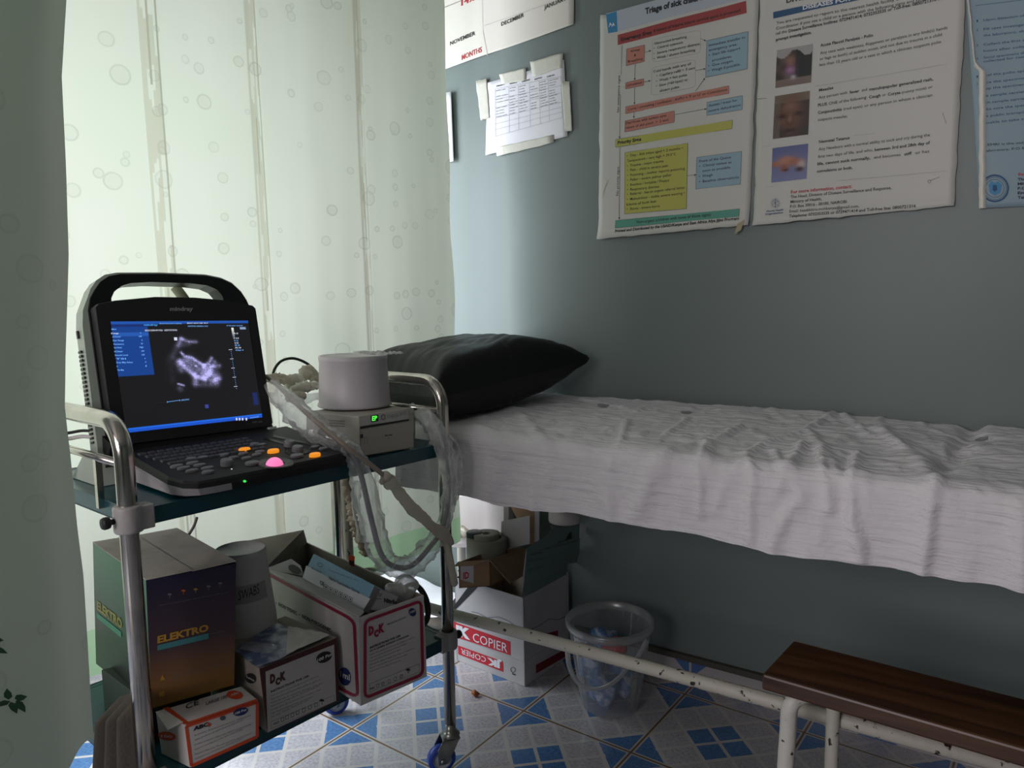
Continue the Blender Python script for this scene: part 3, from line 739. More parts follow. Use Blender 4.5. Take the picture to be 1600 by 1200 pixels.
# four screen corners in the crop, used to lay the picture out on the panel
cTL, cTR, cBR, cBL = (60, 75), (1345, 72), (1465, 960), (220, 1105)
def s2c(a, b_):
    # projective-ish: use the true panel instead
    P_ = SP((a-.5)*SCW, (.5-b_)*SCH, -.0045); d = P_-CO; z = d.dot(CD); px = 800+_F*d.dot(CX)/z; py = 600-_F*d.dot(CU)/z
    return ((px-160)*5.926, (py-490)*5.926)
NXs, NYs = 230, 172
mb = MB(); vs = []; cols = []
for j in range(NYs+1):
    for i in range(NXs+1):
        a, b_ = i/NXs, j/NYs; vs.append(SP((a-.5)*SCW, (.5-b_)*SCH, -.0045))
        c = (26, 26, 28)
        if b_ < .028: c = (34, 84, 170)
        elif b_ < .052 and a < .25: c = (28, 48, 110)
        elif a < .235 and b_ < .50: c = (26, 66, 140) if not (.10 < b_ < .135) else (40, 90, 175)
        elif b_ > .972: c = (30, 84, 200)
        elif b_ > .962: c = (36, 110, 230)
        elif .945 < a < .985 and .74 < b_ < .87: c = (26, 40, 95)
        elif .565 < a < .59 and .815 < b_ < .85: c = (60, 70, 150)
        elif .02 < a: 
            x, y = s2c(a, b_)
            if 560 < x < 1140 and 190 < y < 740:
                br = 0
                for pts, wd, am in scan:
                    d = min(segd((x, y), p, q) for p, q in zip(pts, pts[1:]))
                    if d < wd*3: br += am*math.exp(-(d/wd)**2)
                br *= .62+.9*abs(noise.noise(V((x/22, y/14, 0))))+.25*noise.noise(V((x/7, y/5, 2)))
                br = min(br, 215)
                c = (26+br*.80, 26+br*.78, 28+br*1.1)
        # grey wedge
        x0_ = .855
        if .855 < a < .872 and .075 < b_ < .20: v_ = 255*(1-(b_-.075)/.14); c = (v_, v_, v_*1.0)
        if .925 < a < .97 and .066 < b_ < .09: c = (140, 160, 200)
        cols.append(lin([min(255, q) for q in c])+(1,))
w_ = NXs+1
mb.add(vs, [(j*w_+i, j*w_+i+1, (j+1)*w_+i+1, (j+1)*w_+i) for j in range(NYs) for i in range(NXs)], screen_m)
scr = mb.build('lit_screen', pan)
ca = scr.data.color_attributes.new('pic', 'FLOAT_COLOR', 'POINT')
ca.data.foreach_set('color', [x for c in cols for x in c])
scr['label'] = 'glowing screen showing a grey ultrasound scan and blue menus'
glow_b = mat('screen_text_blue', (0, 0, 0), emit=lin((120, 180, 255)), estr=1.0); glow_w = mat('screen_text_white', (0, 0, 0), emit=lin((215, 220, 240)), estr=1.0); glow_c = mat('screen_text_cyan', (0, 0, 0), emit=lin((70, 165, 245)), estr=1.0)
TPL = Plane(SP(0, 0, -.0050), SB)
def z7(X, Y): return (160+X/5.926, 490+Y/5.926)
mb = MB()
tpx(mb, 'mindray', z7(385, 112), z7(512, 112), 3.0, TPL, glow_c, .02, 0)
tpx(mb, 'KISAUNI SUB COUNTY HOSPITAL', z7(528, 97), z7(735, 97), 1.9, TPL, glow_b, .01, 0)
tpx(mb, 'BRIGHT ADULT ABD  MI 0.9', z7(785, 94), z7(978, 93), 1.9, TPL, glow_w, .01, 0)
tpx(mb, 'OBSTETRIC GENERAL 3C5A', z7(790, 122), z7(978, 121), 1.9, TPL, glow_b, .01, 0)
tpx(mb, '07-02-2024 10:53:04', z7(1150, 116), z7(1298, 116), 1.7, TPL, glow_b, .01, 0)
mb.build('status_lettering', pan); mb = MB()
tpx(mb, '20231208-091926  GESTATION', z7(392, 163), z7(690, 160), 2.6, TPL, glow_w, .01, 0)
mb.build('header_lettering', pan); mb = MB()
for i, (t_, y, x0_, x1_, q, qx, bold) in enumerate((('Menu', 152, 85, 128, '', 0, 0), ('B Image', 190, 82, 150, 'A', 350, 1), ('A.Power', 222, 92, 172, '100', 338, 0), ('Dyn Range', 256, 98, 200, '6', 362, 0), ('Persistence', 290, 104, 200, '70', 356, 0), ('Line Density', 322, 108, 180, 'High', 344, 0), ('iClear', 358, 110, 192, 'Off', 360, 0), ('Smooth Level', 392, 116, 236, '100', 364, 0), ('TSI', 426, 122, 218, '4', 390, 0), ('Gray Map Select', 459, 128, 282, '5', 396, 0), ('iTouch', 496, 132, 144, '1', 400, 0), ('Tint Map', 530, 138, 200, '', 0, 0))):
    tpx(mb, t_, z7(x0_, y), z7(x1_, y-2), 2.4, TPL, glow_w if bold else glow_b, .015, 0)
    if q: tpx(mb, q, z7(qx, y-4), z7(qx+9*len(q), y-5), 2.4, TPL, glow_b, .015, 0)
mb.build('menu_lettering', pan); mb = MB()
for i, t_ in enumerate(('FR 35', 'B', 'F 5.0', 'D 16', 'G 52', 'FR 33', 'DR 120', 'iClear 4')):
    tpx(mb, t_, z7(1212+i*3, 190+i*22), z7(1212+i*3+9*len(t_), 190+i*22), 2.2, TPL, glow_b if i % 2 else glow_w, .015, 0)
mb.build('parameter_lettering', pan); mb = MB()
lpx(mb, z7(490, 826), z7(600, 818), .5, TPL, ink_grey, 0); lpx(mb, z7(600, 818), z7(716, 802), .6, TPL, glow_b, 0); lpx(mb, z7(716, 795), z7(718, 812), .7, TPL, glow_b, 0); lpx(mb, z7(600, 812), z7(602, 826), .7, TPL, glow_b, 0)
tpx(mb, 'SPECIFIC', z7(730, 808), z7(805, 800), 2.1, TPL, glow_b, .01, 0)
mb.build('measuring_bar', pan); mb = MB()
for k in range(22):
    x, y = 1180+k*2.4, 335+k*17; 
    if k % 5 == 0: lpx(mb, z7(x-10, y), z7(x+22, y-2), .7, TPL, glow_w, 0)
    else: lpx(mb, z7(x+8, y), z7(x+13, y), .8, TPL, glow_b, 0)
mb.build('depth_scale', pan); mb = MB()
ppx(mb, [z7(662, 220), z7(692, 220), z7(694, 248), z7(666, 248)], TPL, glow_w, 0)
mb.build('orientation_mark', pan); mb = MB()
for x in (1235, 1262, 1290, 1325): ppx(mb, [z7(x, 966), z7(x+14, 965), z7(x+16, 988), z7(x+3, 990)], TPL, glow_w, 0)
tpx(mb, '10:54:03', z7(1370, 972), z7(1448, 960), 2.2, TPL, glow_b, .01, 0)
mb.build('taskbar_icons', pan)
mb = MB(); dimtxt = mat('dim_grey_lettering', (.32, .32, .32), .4)
def zA(X, Y): return (80+X/4, 400+Y/4)
tpx(mb, 'mindray', zA(742, 342), zA(886, 342), 6.2, Plane(SP(0, 0, -.004), SB), dimtxt, .03, .0012)
mb.build('brand_lettering', pan); mb = MB()
tpx(mb, 'DP-50', zA(1258, 1044), zA(1320, 1040), 2.4, Plane(SP(0, 0, -.004), SB), dimtxt, .0, .0012)
mb.build('model_lettering', pan)
# shell behind the display, with carrying handle on top
mb = MB()
so = [(-.176, -.165), (-.172, .10), (-.168, .128), (-.158, .150)]
ho = [(-.150, .168), (-.138, .184), (-.122, .195), (-.100, .200), (-.024, .2035), (.072, .2035), (.105, .198), (.128, .188), (.146, .170), (.156, .152), (.162, .132), (.166, .10), (.168, -.165)]
outer = so+ho
hin = [(-.119, .140), (-.119, .150), (-.112, .163), (-.098, .174), (-.081, .180), (-.043, .1835), (.036, .1835), (.071, .180), (.090, .172), (.099, .160), (.101, .150), (.101, .140)]
def slab(mb, o_, h_, d0, d1, m, mi_=None):
    # outline with an arched hole near its top: front, back, rims
    n = len(o_); hn = len(h_)
    for d, flip in ((d0, 0), (d1, 1)):
        V_ = [SP(a, c, d) for a, c in o_]; H_ = [SP(a, c, d) for a, c in h_]
        top = [p for p in range(n) if o_[p][1] >= .13]
        i0, i1 = top[0], top[-1]
        seq = list(range(i0, i1+1)); k = len(seq)
        # arch band between the outline and the hole
        for q in range(60):
            t0, t1 = q/60, (q+1)/60
            def at(L_, t):
                x = t*(len(L_)-1); i = min(int(x), len(L_)-2); return L_[i]*(1-(x-i))+L_[i+1]*(x-i)
            Lo = [V_[s_] for s_ in seq]
            mb.quad(at(Lo, t0), at(Lo, t1), at(H_, t1), at(H_, t0), m)
        lowp = [V_[i0]]+[H_[0], H_[-1]]+[V_[i1]]+[V_[s_] for s_ in range(i1+1, n)]+[V_[s_] for s_ in range(0, i0)]
        mb.poly(lowp, m)
    for L_, mm in ((o_, m), (h_, mi_ or m)):
        for i in range(len(L_)):
            a, b_ = L_[i], L_[(i+1) % len(L_)]
            mb.quad(SP(*a, d0), SP(*b_, d0), SP(*b_, d1), SP(*a, d1), mm)
slab(mb, outer, hin, .024, .056, shell, black_plastic)
mb.build('rear_shell', us)
mb = MB()
o2 = [(a*.985, min(c, .2015)-.003 if c > 0 else c) for a, c in outer]
slab(mb, [(-.160, -.12), (-.160, .128), (-.154, .150)]+[(a*.975+.001, c-.004) for a, c in ho[:-2]]+[(.160, .128), (.160, -.12)], [(a, c-.001) for a, c in hin], .0185, .0245, black_plastic)
mb.build('carry_handle', us)
# vents and seam on the left side of the shell
mb = MB(); 
for k in range(22):
    c = .055-k*.0078; mb.box(lambda a, c_, d: SP(a, c_, d), (-.1775, c-.002, .034), (-.1745, c+.002, .046), black_plastic)
mb.box(lambda a, c_, d: SP(a, c_, d), (-.1765, .080, .040), (-.1735, .094, .046), black_plastic)
mb.build('side_vent', us)
# foot of the shell down to the tray
mb = MB()
f0 = lambda u, v, z: T(u, v, z)
mb.hexa([T(.648, .195, ZT+.001), T(.275, .195, ZT+.001), T(.275, .315, ZT+.001), T(.648, .315, ZT+.001), SP(-.176, -.130, .022), SP(.168, -.130, .022), SP(.168, -.120, .080), SP(-.176, -.120, .080)], shell)
mb.hexa([SP(-.170, -.15, .0), SP(.165, -.15, .0), SP(.165, -.16, .024), SP(-.170, -.16, .024), SP(-.160, -.118, .004), SP(.160, -.118, .004), SP(.165, -.10, .024), SP(-.165, -.10, .024)], black_plastic)
mb.build('machine_base', us)
# console
cu_, cv_ = .275, -.028
def KO(z_off=0):
    o_ = [(.606, .195), (.612, .02), (.603, -.012), (.585, -.028), (.560, -.032), (.44, -.036), (.30, -.034), (.276, -.028), (.266, -.012), (.268, .195)]
    return o_
def ktop(u, v): return .806+.13*max(0, v+.03)*.9
mb = MB(); o_ = KO(); k = len(o_); cxu = .44; cxv = .08
lay = []
for fac, dzf in ((.975, 0.0), (1.0, -.004), (1.0, -.012)):
    lay.append([T(cxu+(u-cxu)*fac, cxv+(v-cxv)*fac, ktop(u, v)+dzf) for u, v in o_])
vs = [p for l in lay for p in l]
mb.add(vs, [tuple(range(k))]+[(j*k+i, j*k+(i+1) % k, (j+1)*k+(i+1) % k, (j+1)*k+i) for j in (0, 1) for i in range(k)], soft_black)
con = mb.build('console', us)
mb = MB()
l2 = [T(u, v, ktop(u, v)-.012) for u, v in o_]; l3 = [T(cxu+(u-cxu)*.97, cxv+(v-cxv)*.97, ZT+.002+.004) for u, v in o_]
mats_ = []
for i in range(k):
    j = (i+1) % k
    m_ = black_plastic if 4 <= i <= 6 and not (i == 4 and False) else silver
    if i == 4:   # split the front: silver corner, then black
        a_, b_ = l2[4], l2[5]; c_, d_ = l3[5], l3[4]; t_ = .25
        mb.quad(a_, a_.lerp(b_, t_), d_.lerp(c_, t_), d_, silver); mb.quad(a_.lerp(b_, t_), b_, c_, d_.lerp(c_, t_), black_plastic)
    else: mb.quad(l2[i], l2[j], l3[j], l3[i], m_)
mb.poly(l3[::-1], black_plastic)
mb.build('console_skirt', con)
KP = plane3(T(.4, 0, ktop(0, 0)), T(.5, 0, ktop(0, 0)), T(.4, .15, ktop(0, .15)))
def KV(px, py, off=0): return KP(px, py, off)
keym = mat('charcoal_key', (.09, .09, .098), .4); keyg = mat('grey_key', (.26, .26, .28), .45); orange = mat('orange_lit_key', (.6, .2, .01), .4, emit=(1, .33, .02), estr=.75)
pink = mat('pink_lit_trackball', (.8, .25, .5), .3, emit=(1.0, .22, .52), estr=.9)
# alphanumeric keys
c0, c1, c2, c3 = [KV(*p) for p in ((210, 710), (394, 683), (418, 702), (262, 729))]
e_u = (c1-c0).normalized(); kn = KP.n
kproto = None
for r_i in range(5):
    for q_i in range(13):
        a_ = (q_i+.5+.12*r_i)/13.6; b_ = (r_i+.5)/5
        p = (c0*(1-a_)+c1*a_)*(1-b_)+(c3*(1-a_)+c2*a_)*b_
        if kproto is None:
            mb = MB(); ky = kn.cross(e_u); fr = lambda a, b__, c: p+e_u*a+ky*b__+kn*c
            mb.hexa([fr(-.0066, -.0056, 0), fr(.0066, -.0056, 0), fr(.0066, .0056, 0), fr(-.0066, .0056, 0), fr(-.0054, -.0044, .0032), fr(.0054, -.0044, .0032), fr(.0054, .0044, .0032), fr(-.0054, .0044, .0032)], keym)
            kproto = mb.build('key', con); kproto['p'] = tuple(p); kp0 = p.copy()
        else:
            o = kproto.copy(); C.objects.link(o); o.parent = con; o.location = p-kp0
def kbtn(px, py, rx, h, m, ry=None, nm='control_key'):
    mb = MB(); c = KV(px, py); ky = kn.cross(e_u).normalized(); n = 20; ry = ry or rx*.75
    def rg(f, z): return [c+e_u*(rx*f*cos(2*pi*i/n))+ky*(ry*f*sin(2*pi*i/n))+kn*z for i in range(n)]
    vs = rg(1, 0)+rg(1, h*.7)+rg(.88, h)
    mb.add(vs, [(j*n+i, j*n+(i+1) % n, (j+1)*n+(i+1) % n, (j+1)*n+i) for j in (0, 1) for i in range(n)]+[tuple(range(2*n, 3*n))], m)
    return mb.build(nm, con)
for p in ((276, 730), (301, 725), (287, 733), (312, 728.5), (300, 737), (324, 733), (325, 739)): kbtn(*p, .011, .004, keyg, .006)
for p in ((365, 716), (385, 717), (406, 707), (401, 711.5), (380, 710), (492, 699.5), (505, 702), (350, 712), (317, 716), (299, 718), (398, 695), (409, 696)): kbtn(*p, .0095, .0035, keyg, .0055)
for p in ((394, 725.5), (464, 714)): kbtn(*p, .013, .005, keyg, .009)
for p in ((354, 727), (452, 697), (465, 705.5)): kbtn(*p, .0105, .011, keyg, .0105, 'control_knob')
for p in ((382, 705), (427, 707), (492, 713)): 
    o = kbtn(*p, .0115, .006, orange, .007, 'lit_key'); o['label'] = 'orange lit key'
ww = mat('well_black', (.004, .004, .004), .3)
mb = MB(); c = KV(430, 724)
mb.lathe(c, [(.0165, .0005), (.028, .0006), (.031, .0022), (.033, .0003)], ww, 40, kn); mb.build('trackball_ring', con)
mb = MB(); c = KV(465, 706); mb.lathe(c, [(.0, .0006), (.019, .0006), (.021, .0020), (.0225, .0003)], ww, 40, kn); mb.build('dial_ring', con)
mb = MB(); mb.sphere(KV(429, 725.5)+kn*(-.003), .0155, pink, 28, 18); o = mb.build('trackball', con); o['label'] = 'pink glowing trackball'
ledg = mat('green_led', (0, .2, .05), emit=(.05, .8, .1), estr=1.0); ledw = mat('white_led', (.5, .5, .5), emit=(.8, .8, .9), estr=1.0)
mb = MB(); p = T(.508, -.0365, .793); mb.sphere(p, .0022, ledg, 8, 6, (1.6, 1, 1)); mb.sphere(KV(362, 733), .0012, ledw, 8, 6); mb.sphere(KV(463, 698), .0012, ledw, 8, 6); mb.build('indicator_light', con)
# transducer-slot lines at the console's back right
mb = MB(); 
for a_, b_ in (((412, 684), (477, 702)), ((427, 681), (500, 697))): lpx(mb, a_, b_, 3.0, KP, black_plastic, .0012)
mb.build('console_groove', con)
# hinge block
mb = MB(); mb.box(lambda a, c_, d: SP(a, c_, d), (.146, -.135, -.006), (.163, -.123, .006), mat('pale_hinge', (.45, .55, .50), .4)); mb.build('hinge', us)
# probe holder stalk behind the handle
mb = MB(); cl = mat('olive_plastic_stalk', (.30, .29, .20), .6)
b0 = SP(.062, .125, .075); t0 = SP(.036, .192, .085)
mb.tube(spline([b0+V((0, 0, -.02)), b0, (b0+t0)/2+V((.0, .004, 0)), t0]), [.0135]*31, cl, 12, flat=.6); mb.build('rear_stalk', us)
mb = MB(); p0 = SP(.121, .172, .045); mb.box(lambda a, c_, d: SP(.126+a, .174+c_, .045+d), (0, 0, 0), (.018, .016, .012), soft_black); mb.build('shell_latch', us)

# ================================================================ THINGS ON THE TROLLEY
def tv(px, py, v, off=0): return Plane(T(0, v, 0), _ev)(px, py, off)
def z3(X, Y): return (400+X/4.444, 520+Y/4.444)
def z5(X, Y): return (100+X/3, 800+Y/3)
def z6(X, Y): return (340+X/3.636, 820+Y/3.636)
def onto(p, a, b, c):
    pl = plane3(a, b, c); d = V(p)-CO
    return CO+d*((pl.o-CO).dot(pl.n)/d.dot(pl.n))
def slabq(mb, p, th, m, m2=None):
    """a panel of real thickness from a quad"""
    n = (p[1]-p[0]).cross(p[3]-p[0]).normalized()*th
    mb.hexa([*p, *[q+n for q in p]], m2 or m, {'bottom': m, 'top': m})
# --- thermal printer
pz = .857
pt = [tp(561, 650.5, pz), tp(647.5, 637, pz), None, tp(478, 643, pz)]; pt[2] = pt[1]+pt[3]-pt[0]
pb = [tp(562, 714, ZT+.006), tp(647.5, 700, ZT+.006)]; pb += [pb[1]+pt[3]-pt[0], pb[0]+pt[3]-pt[0]]
beige = mat('warm_grey_case', (.38, .35, .305), .5); beige_d = mat('case_panel_grey', (.46, .44, .42), .5)
pb[1] = onto(pb[1], pt[0], pt[1], pb[0]); pb[3] = onto(pb[3], pt[0], pt[3], pb[0])
pr_ = thing('thermal_printer', 'small beige thermal printer with green EP readout beside the ultrasound machine', 'printer', tuple((pb[0]+pb[1]+pb[2]+pb[3])/4-_ez*.006))
mb = MB(); mb.hexa(pb+pt, beige); mb.build('printer_case', pr_, bevel=.003)
FP = plane3(pt[0], pt[1], pb[0]); LP = plane3(pt[0], pt[3], pb[0])
mb = MB(); 
for q in (pb[0].lerp(pb[2], .12), pb[1].lerp(pb[3], .12), pb[2].lerp(pb[0], .12), pb[3].lerp(pb[1], .12)): mb.lathe(q-_ez*.006, [(0, 0), (.006, 0), (.006, .008), (0, .008)], soft_black, 14, _ez)
f_ = mb.build('rubber_feet', pr_); f_['kind'] = 'stuff'
mb = MB(); ppx(mb, [z3(715, 588), z3(1056, 534), z3(1058, 600), z3(720, 650)], FP, beige_d, .0006); ppx(mb, [z3(722, 652), z3(1062, 598), z3(1062, 610), z3(724, 668)], FP, black_plastic, .0009)
lpx(mb, z3(722, 660), z3(728, 782), .6, FP, black_plastic, .0008)
for X, Y in ((885, 585),): outline(mb, [z3(X+14*cos(a), Y+17*sin(a)) for a in [.8+.45*k for k in range(11)]], .9, FP, soft_black, .0012)
mb.build('control_strip', pr_)
for X, Y in ((922, 580), (950, 576), (977, 572), (1005, 562), (1030, 556)):
    mb = MB(); mb.poly([FP(*z3(X+9*cos(2*pi*k/12), Y+10*sin(2*pi*k/12)), .0016) for k in range(12)], keyg); mb.poly([FP(*z3(X+4*cos(2*pi*k/12), Y+5*sin(2*pi*k/12)), .0019) for k in range(12)], white_plastic); mb.build('push_button', pr_)
mb = MB(); gd = mat('readout_window', (.005, .02, .005), .3); gs = mat('green_segments', (0, .3, 0), emit=(.10, 1.0, .08), estr=1.1)
ppx(mb, [z3(797, 576), z3(848, 568), z3(850, 612), z3(800, 620)], FP, gd, .0013); tpx(mb, 'EP', z3(806, 611), z3(842, 606), 7.0, FP, gs, .03, .0017)
o = mb.build('led_readout', pr_); o['label'] = 'green lit EP readout'
mb = MB()
tpx(mb, 'MITSUBISHI', z3(905, 718), z3(946, 712), 2.2, FP, ink, .02, .0008); tpx(mb, 'P93', z3(915, 738), z3(931, 736), 1.8, FP, ink, 0, .0008); tpx(mb, 'A', z3(893, 720), z3(905, 718), 2.8, FP, ink, .05, .0008)
ppx(mb, [z3(724, 706), z3(742, 703), z3(744, 728), z3(727, 733)], FP, soft_black, .0012); outline(mb, [z3(752, 732), z3(775, 728), z3(776, 765), z3(753, 770)], .35, FP, ink_grey, .0008)
mb.build('printer_lettering', pr_)
mb = MB()
for j in range(3):
    for k in range(15):
        X, Y = 490+k*8.6, 603+j*17+k*.55; ppx(mb, [z3(X, Y), z3(X+3.5, Y+.3), z3(X+3.5, Y+10), z3(X, Y+9.7)], LP, soft_black, .0004)
mb.build('vent_slots', pr_)
mb = MB(); ppx(mb, [z3(1064, 536), z3(1098, 530), z3(1098, 556), z3(1066, 562)], FP, beige_d, .0012); mb.build('power_button', pr_)
# --- tub on the printer
hdir = (tp(553, 643, pz)-CO); hdir.z = 0; hdir.normalize()
tc_ = tp(555, 643, pz)+hdir*.080+_ez*.001
tubm = mat('white_tub_plastic', (.56, .52, .535), .45)
mb = MB(); wb = lambda a, z: 1+.03*cos(2*a)
mb.lathe(tc_, [(0, 0), (.078, 0), (.0815, .002), (.0815, .006), (.079, .009), (.0745, .100), (.0755, .103), (.0755, .112), (.073, .114), (.070, .1125), (0, .1125)], tubm, 56, _ez, wob=wb)
tag(mb.build('white_tub', origin=tc_), 'upturned plain white tub standing on the beige printer', 'tub')
# --- boxes on the lower shelf
def boxpx(zb, zt, tn, tr, tl, tf=None, bn=None, br=None, bl=None):
    t = [tp(*tn, zt), tp(*tr, zt), None, tp(*tl, zt)]; t[2] = tp(*tf, zt) if tf else t[1]+t[3]-t[0]
    b_ = [tp(*bn, zb) if bn else None, tp(*br, zb) if br else None, None, tp(*bl, zb) if bl else None]
    dn = _ez*(zb-zt)
    if b_[0] is None: b_[0] = t[0]+dn
    if b_[1] is None: b_[1] = t[1]+dn
    if b_[3] is None: b_[3] = b_[0]+t[3]-t[0]
    b_[1] = onto(b_[1], t[0], t[1], b_[0]); b_[3] = onto(b_[3], t[0], t[3], b_[0])
    b_[2] = b_[1]+b_[3]-b_[0]
    return b_, t
def gradm(name, stops):
    m = mat(name, (.1, .1, .1), .38); nt, N, L = nodes(m); b = nt.nodes['Principled BSDF']; tc = N('TexCoord'); sp = N('SeparateXYZ'); L(tc.outputs['Generated'], sp.inputs[0])
    r = N('ValToRGB'); L(sp.outputs['Z'], r.inputs[0]); e = r.color_ramp.elements; e[0].position = stops[0][0]; e[0].color = stops[0][1]+(1,); e[1].position = stops[1][0]; e[1].color = stops[1][1]+(1,)
    for p, c in stops[2:]: x = e.new(p); x.color = c+(1,)
    L(r.outputs[0], b.inputs['Base Color']); return m
# low carton that carries the back of the ELEKTRO box
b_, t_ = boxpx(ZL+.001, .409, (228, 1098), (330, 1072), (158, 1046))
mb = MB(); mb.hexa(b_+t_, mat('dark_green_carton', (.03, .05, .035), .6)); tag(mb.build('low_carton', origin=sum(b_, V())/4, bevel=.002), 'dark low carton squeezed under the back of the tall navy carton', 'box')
# ELEKTRO
EB, ET = boxpx(.4105, .636, (228, 907), (369, 880), (145, 848), (277, 828), (237, 1107), (366, 1070), (150, 1037))
eg = gradm('navy_to_orange_print', [(0.0, (.30, .155, .022)), (1.0, (.012, .010, .035)), (.28, (.20, .095, .03)), (.52, (.06, .032, .04))])
es_ = gradm('green_to_black_print', [(0.0, (.012, .014, .014)), (1.0, (.035, .16, .075)), (.35, (.012, .02, .016)), (.62, (.022, .075, .045))])
el = thing('appliance_carton', 'tall carton printed navy fading to orange on the left of the lower shelf', 'box', tuple(sum(EB, V())/4))
mb = MB(); mb.hexa(EB+ET, eg, {'top': None, 's3': es_, 's2': es_}); mb.build('carton_body', el)
topw = mat('dusty_white_carton_top', (.48, .43, .38), .7, var=(16, (.32, .27, .21), .45, .75))
mid0, mid1 = ET[0].lerp(ET[1], .5), ET[3].lerp(ET[2], .5)
for a, b_, c, d, dz_ in ((ET[0], mid0, mid1, ET[3], .0015), (mid0, ET[1], ET[2], mid1, .003)):
    mb = MB(); slabq(mb, [a+_ez*.0002, b_+_ez*dz_, c+_ez*dz_, d+_ez*.0002], .0016, topw); mb.build('carton_flap', el)
EF = plane3(EB[0], EB[1], ET[0]); EL_ = plane3(EB[0], EB[3], ET[0])
gold = mat('gold_print', (.42, .22, .03), .5); tealp = mat('teal_print', (.05, .20, .21), .5); pale = mat('pale_print', (.17, .15, .16), .5); oran = mat('orange_print', (.60, .14, .02), .5); ygreen = mat('olive_print', (.26, .24, .04), .5); grnp = mat('green_print', (.05, .24, .14), .5)
mb = MB(); tpx(mb, 'ELEKTRO', z5(438, 615), z5(678, 556), 10.5, EF, gold, .045, .001); mb.build('printed_name', el)
mb = MB(); ppx(mb, [z5(438, 625), z5(678, 568), z5(678, 594), z5(438, 650)], EF, tealp, .0008); tpx(mb, 'kitchen appliances', z5(680, 575), z5(752, 560), 2, EF, pale, 0)
for i, (x0_, y, x1_, y2) in enumerate(((500, 760, 765, 700), (500, 772, 770, 712), (500, 784, 680, 744), (500, 796, 560, 784), (540, 835, 715, 795), (448, 440, 770, 378))): tpx(mb, ('This product must be handled with care at all times', 'manufactured under licence for home use only and', 'keep dry away from heat', 'fragile', 'made for household use', 'Store in a cool dry place do not drop or crush carton')[i], z5(x0_, y), z5(x1_, y2), 1.9, EF, pale, 0)
mb.build('small_lettering', el); mb = MB()
for X, Y, c in ((495, 390, pale), (560, 372, oran), (617, 366, gold), (678, 352, pale), (733, 338, pale)):
    mb.poly([EF(*z5(X+10*cos(pi*k/8), Y-9*sin(pi*k/8)), .0008) for k in range(9)], c); lpx(mb, z5(X, Y), z5(X, Y+14), .8, EF, c)
mb.build('handling_icons', el); mb = MB()
mb.poly([EF(*z5(*q), .0008) for q in ((450, 790), (462, 762), (474, 786))], gold); ppx(mb, [z5(447, 845), z5(470, 840), z5(470, 862), z5(447, 867)], EF, gold)
mb.build('front_print', el)
mb = MB(); tpx(mb, 'ELEKTRO', z5(155, 455), z5(272, 548), 13, EL_, ygreen, .04); ppx(mb, [z5(153, 470), z5(268, 562), z5(268, 590), z5(153, 495)], EL_, grnp, .0008); mb.build('side_print', el)
# ABC glove box
AB, AT = boxpx(ZL+.001, .4045, (288, 1132), (403, 1093), (243, 1112), (377, 1072), (297, 1200), (403, 1153))
redp = mat('orange_red_print', (.62, .07, .02), .5); navyp = mat('navy_print', (.02, .03, .13), .5)
ab = thing('glove_box', 'small white glove carton with orange-red edges below the tall navy carton', 'box', tuple(sum(AB, V())/4))
mb = MB(); mb.hexa(AB+AT, box_white); mb.build('carton_body', ab, bevel=.0015)
AF = plane3(AB[0], AB[1], AT[0]); AL = plane3(AB[0], AB[3], AT[0]); ATp = plane3(AT[0], AT[1], AT[3])
mb = MB(); F4 = [(288, 1132), (403, 1093), (403, 1153), (297, 1200)]
def frameq(mb, q, w_, pl, m, off=.0006):
    for i in range(4): lpx(mb, q[i], q[(i+1) % 4], w_, pl, m, off)
frameq(mb, [(291, 1135), (402, 1097), (402, 1151), (299, 1197)], 5, AF, redp)
ppx(mb, [(254, 1107), (263, 1104), (296, 1129), (287, 1132)], ATp, redp, .0006); lpx(mb, (289, 1131), (402, 1093), 3, ATp, redp, .0006)
mb.build('coloured_edging', ab)
mb = MB()
tpx(mb, 'ABC', (302, 1142), (326, 1134), 6, AF, ink, .05); mb.poly([AF(x, y, .0009) for x, y in ((324, 1128), (330, 1132), (326, 1137))], redp)
mb.poly([AF(x, y, .0008) for x, y in ell((376, 1112), 12, 6, rot=-.3)], navyp); tpx(mb, '100 Pcs', (367, 1117), (385, 1110), 3.4, AF, paper_white, .02, .0012)
mb.poly([AF(x, y, .0008) for x, y in ell((348, 1122), 4.5, 3.5, rot=-.3)], ink_grey)
for k, t_ in enumerate(('Latex Examination Gloves', 'Lightly powdered, non sterile gloves for single use only', 'Product of natural rubber latex which may cause allergy', 'Store in a cool dry place away from direct sunlight', 'Discard after use. Do not use if the glove is torn', 'Ambidextrous. Size: Medium. Quantity by count')):
    tpx(mb, t_, (304, 1150+k*7.5), (392-(k % 2)*12, 1118+k*7.2), 2.2, AF, ink_grey, 0)
mb.build('front_print', ab)
mb = MB(); tpx(mb, 'CE', z5(570, 925), z5(632, 900), 8, ATp, ink, .01, .0008); tpx(mb, 'LARGE 100', z5(665, 905), z5(765, 870), 5, ATp, ink_grey, .02, .0008)
mb.poly([ATp(*z5(*q), .0008) for q in ell((800, 857), 38, 20, rot=.1)], redp); tpx(mb, 'ABC', z5(780, 864), z5(822, 850), 3.5, ATp, paper, .02, .0012); mb.build('top_print', ab)
mb = MB(); mb.poly([AL(*z5(*q), .0008) for q in ell((482, 1050), 42, 20, rot=.15)], redp); tpx(mb, '100', z5(455, 1056), z5(508, 1060), 4, AL, paper, .02, .0012); mb.build('side_print', ab)
mb = MB(); slabq(mb, [tp(243, 1112, .4065), tp(256, 1108, .4065), tp(286, 1128, .4065), tp(262, 1140, .4035)], .001, box_white); mb.build('carton_flap', ab)
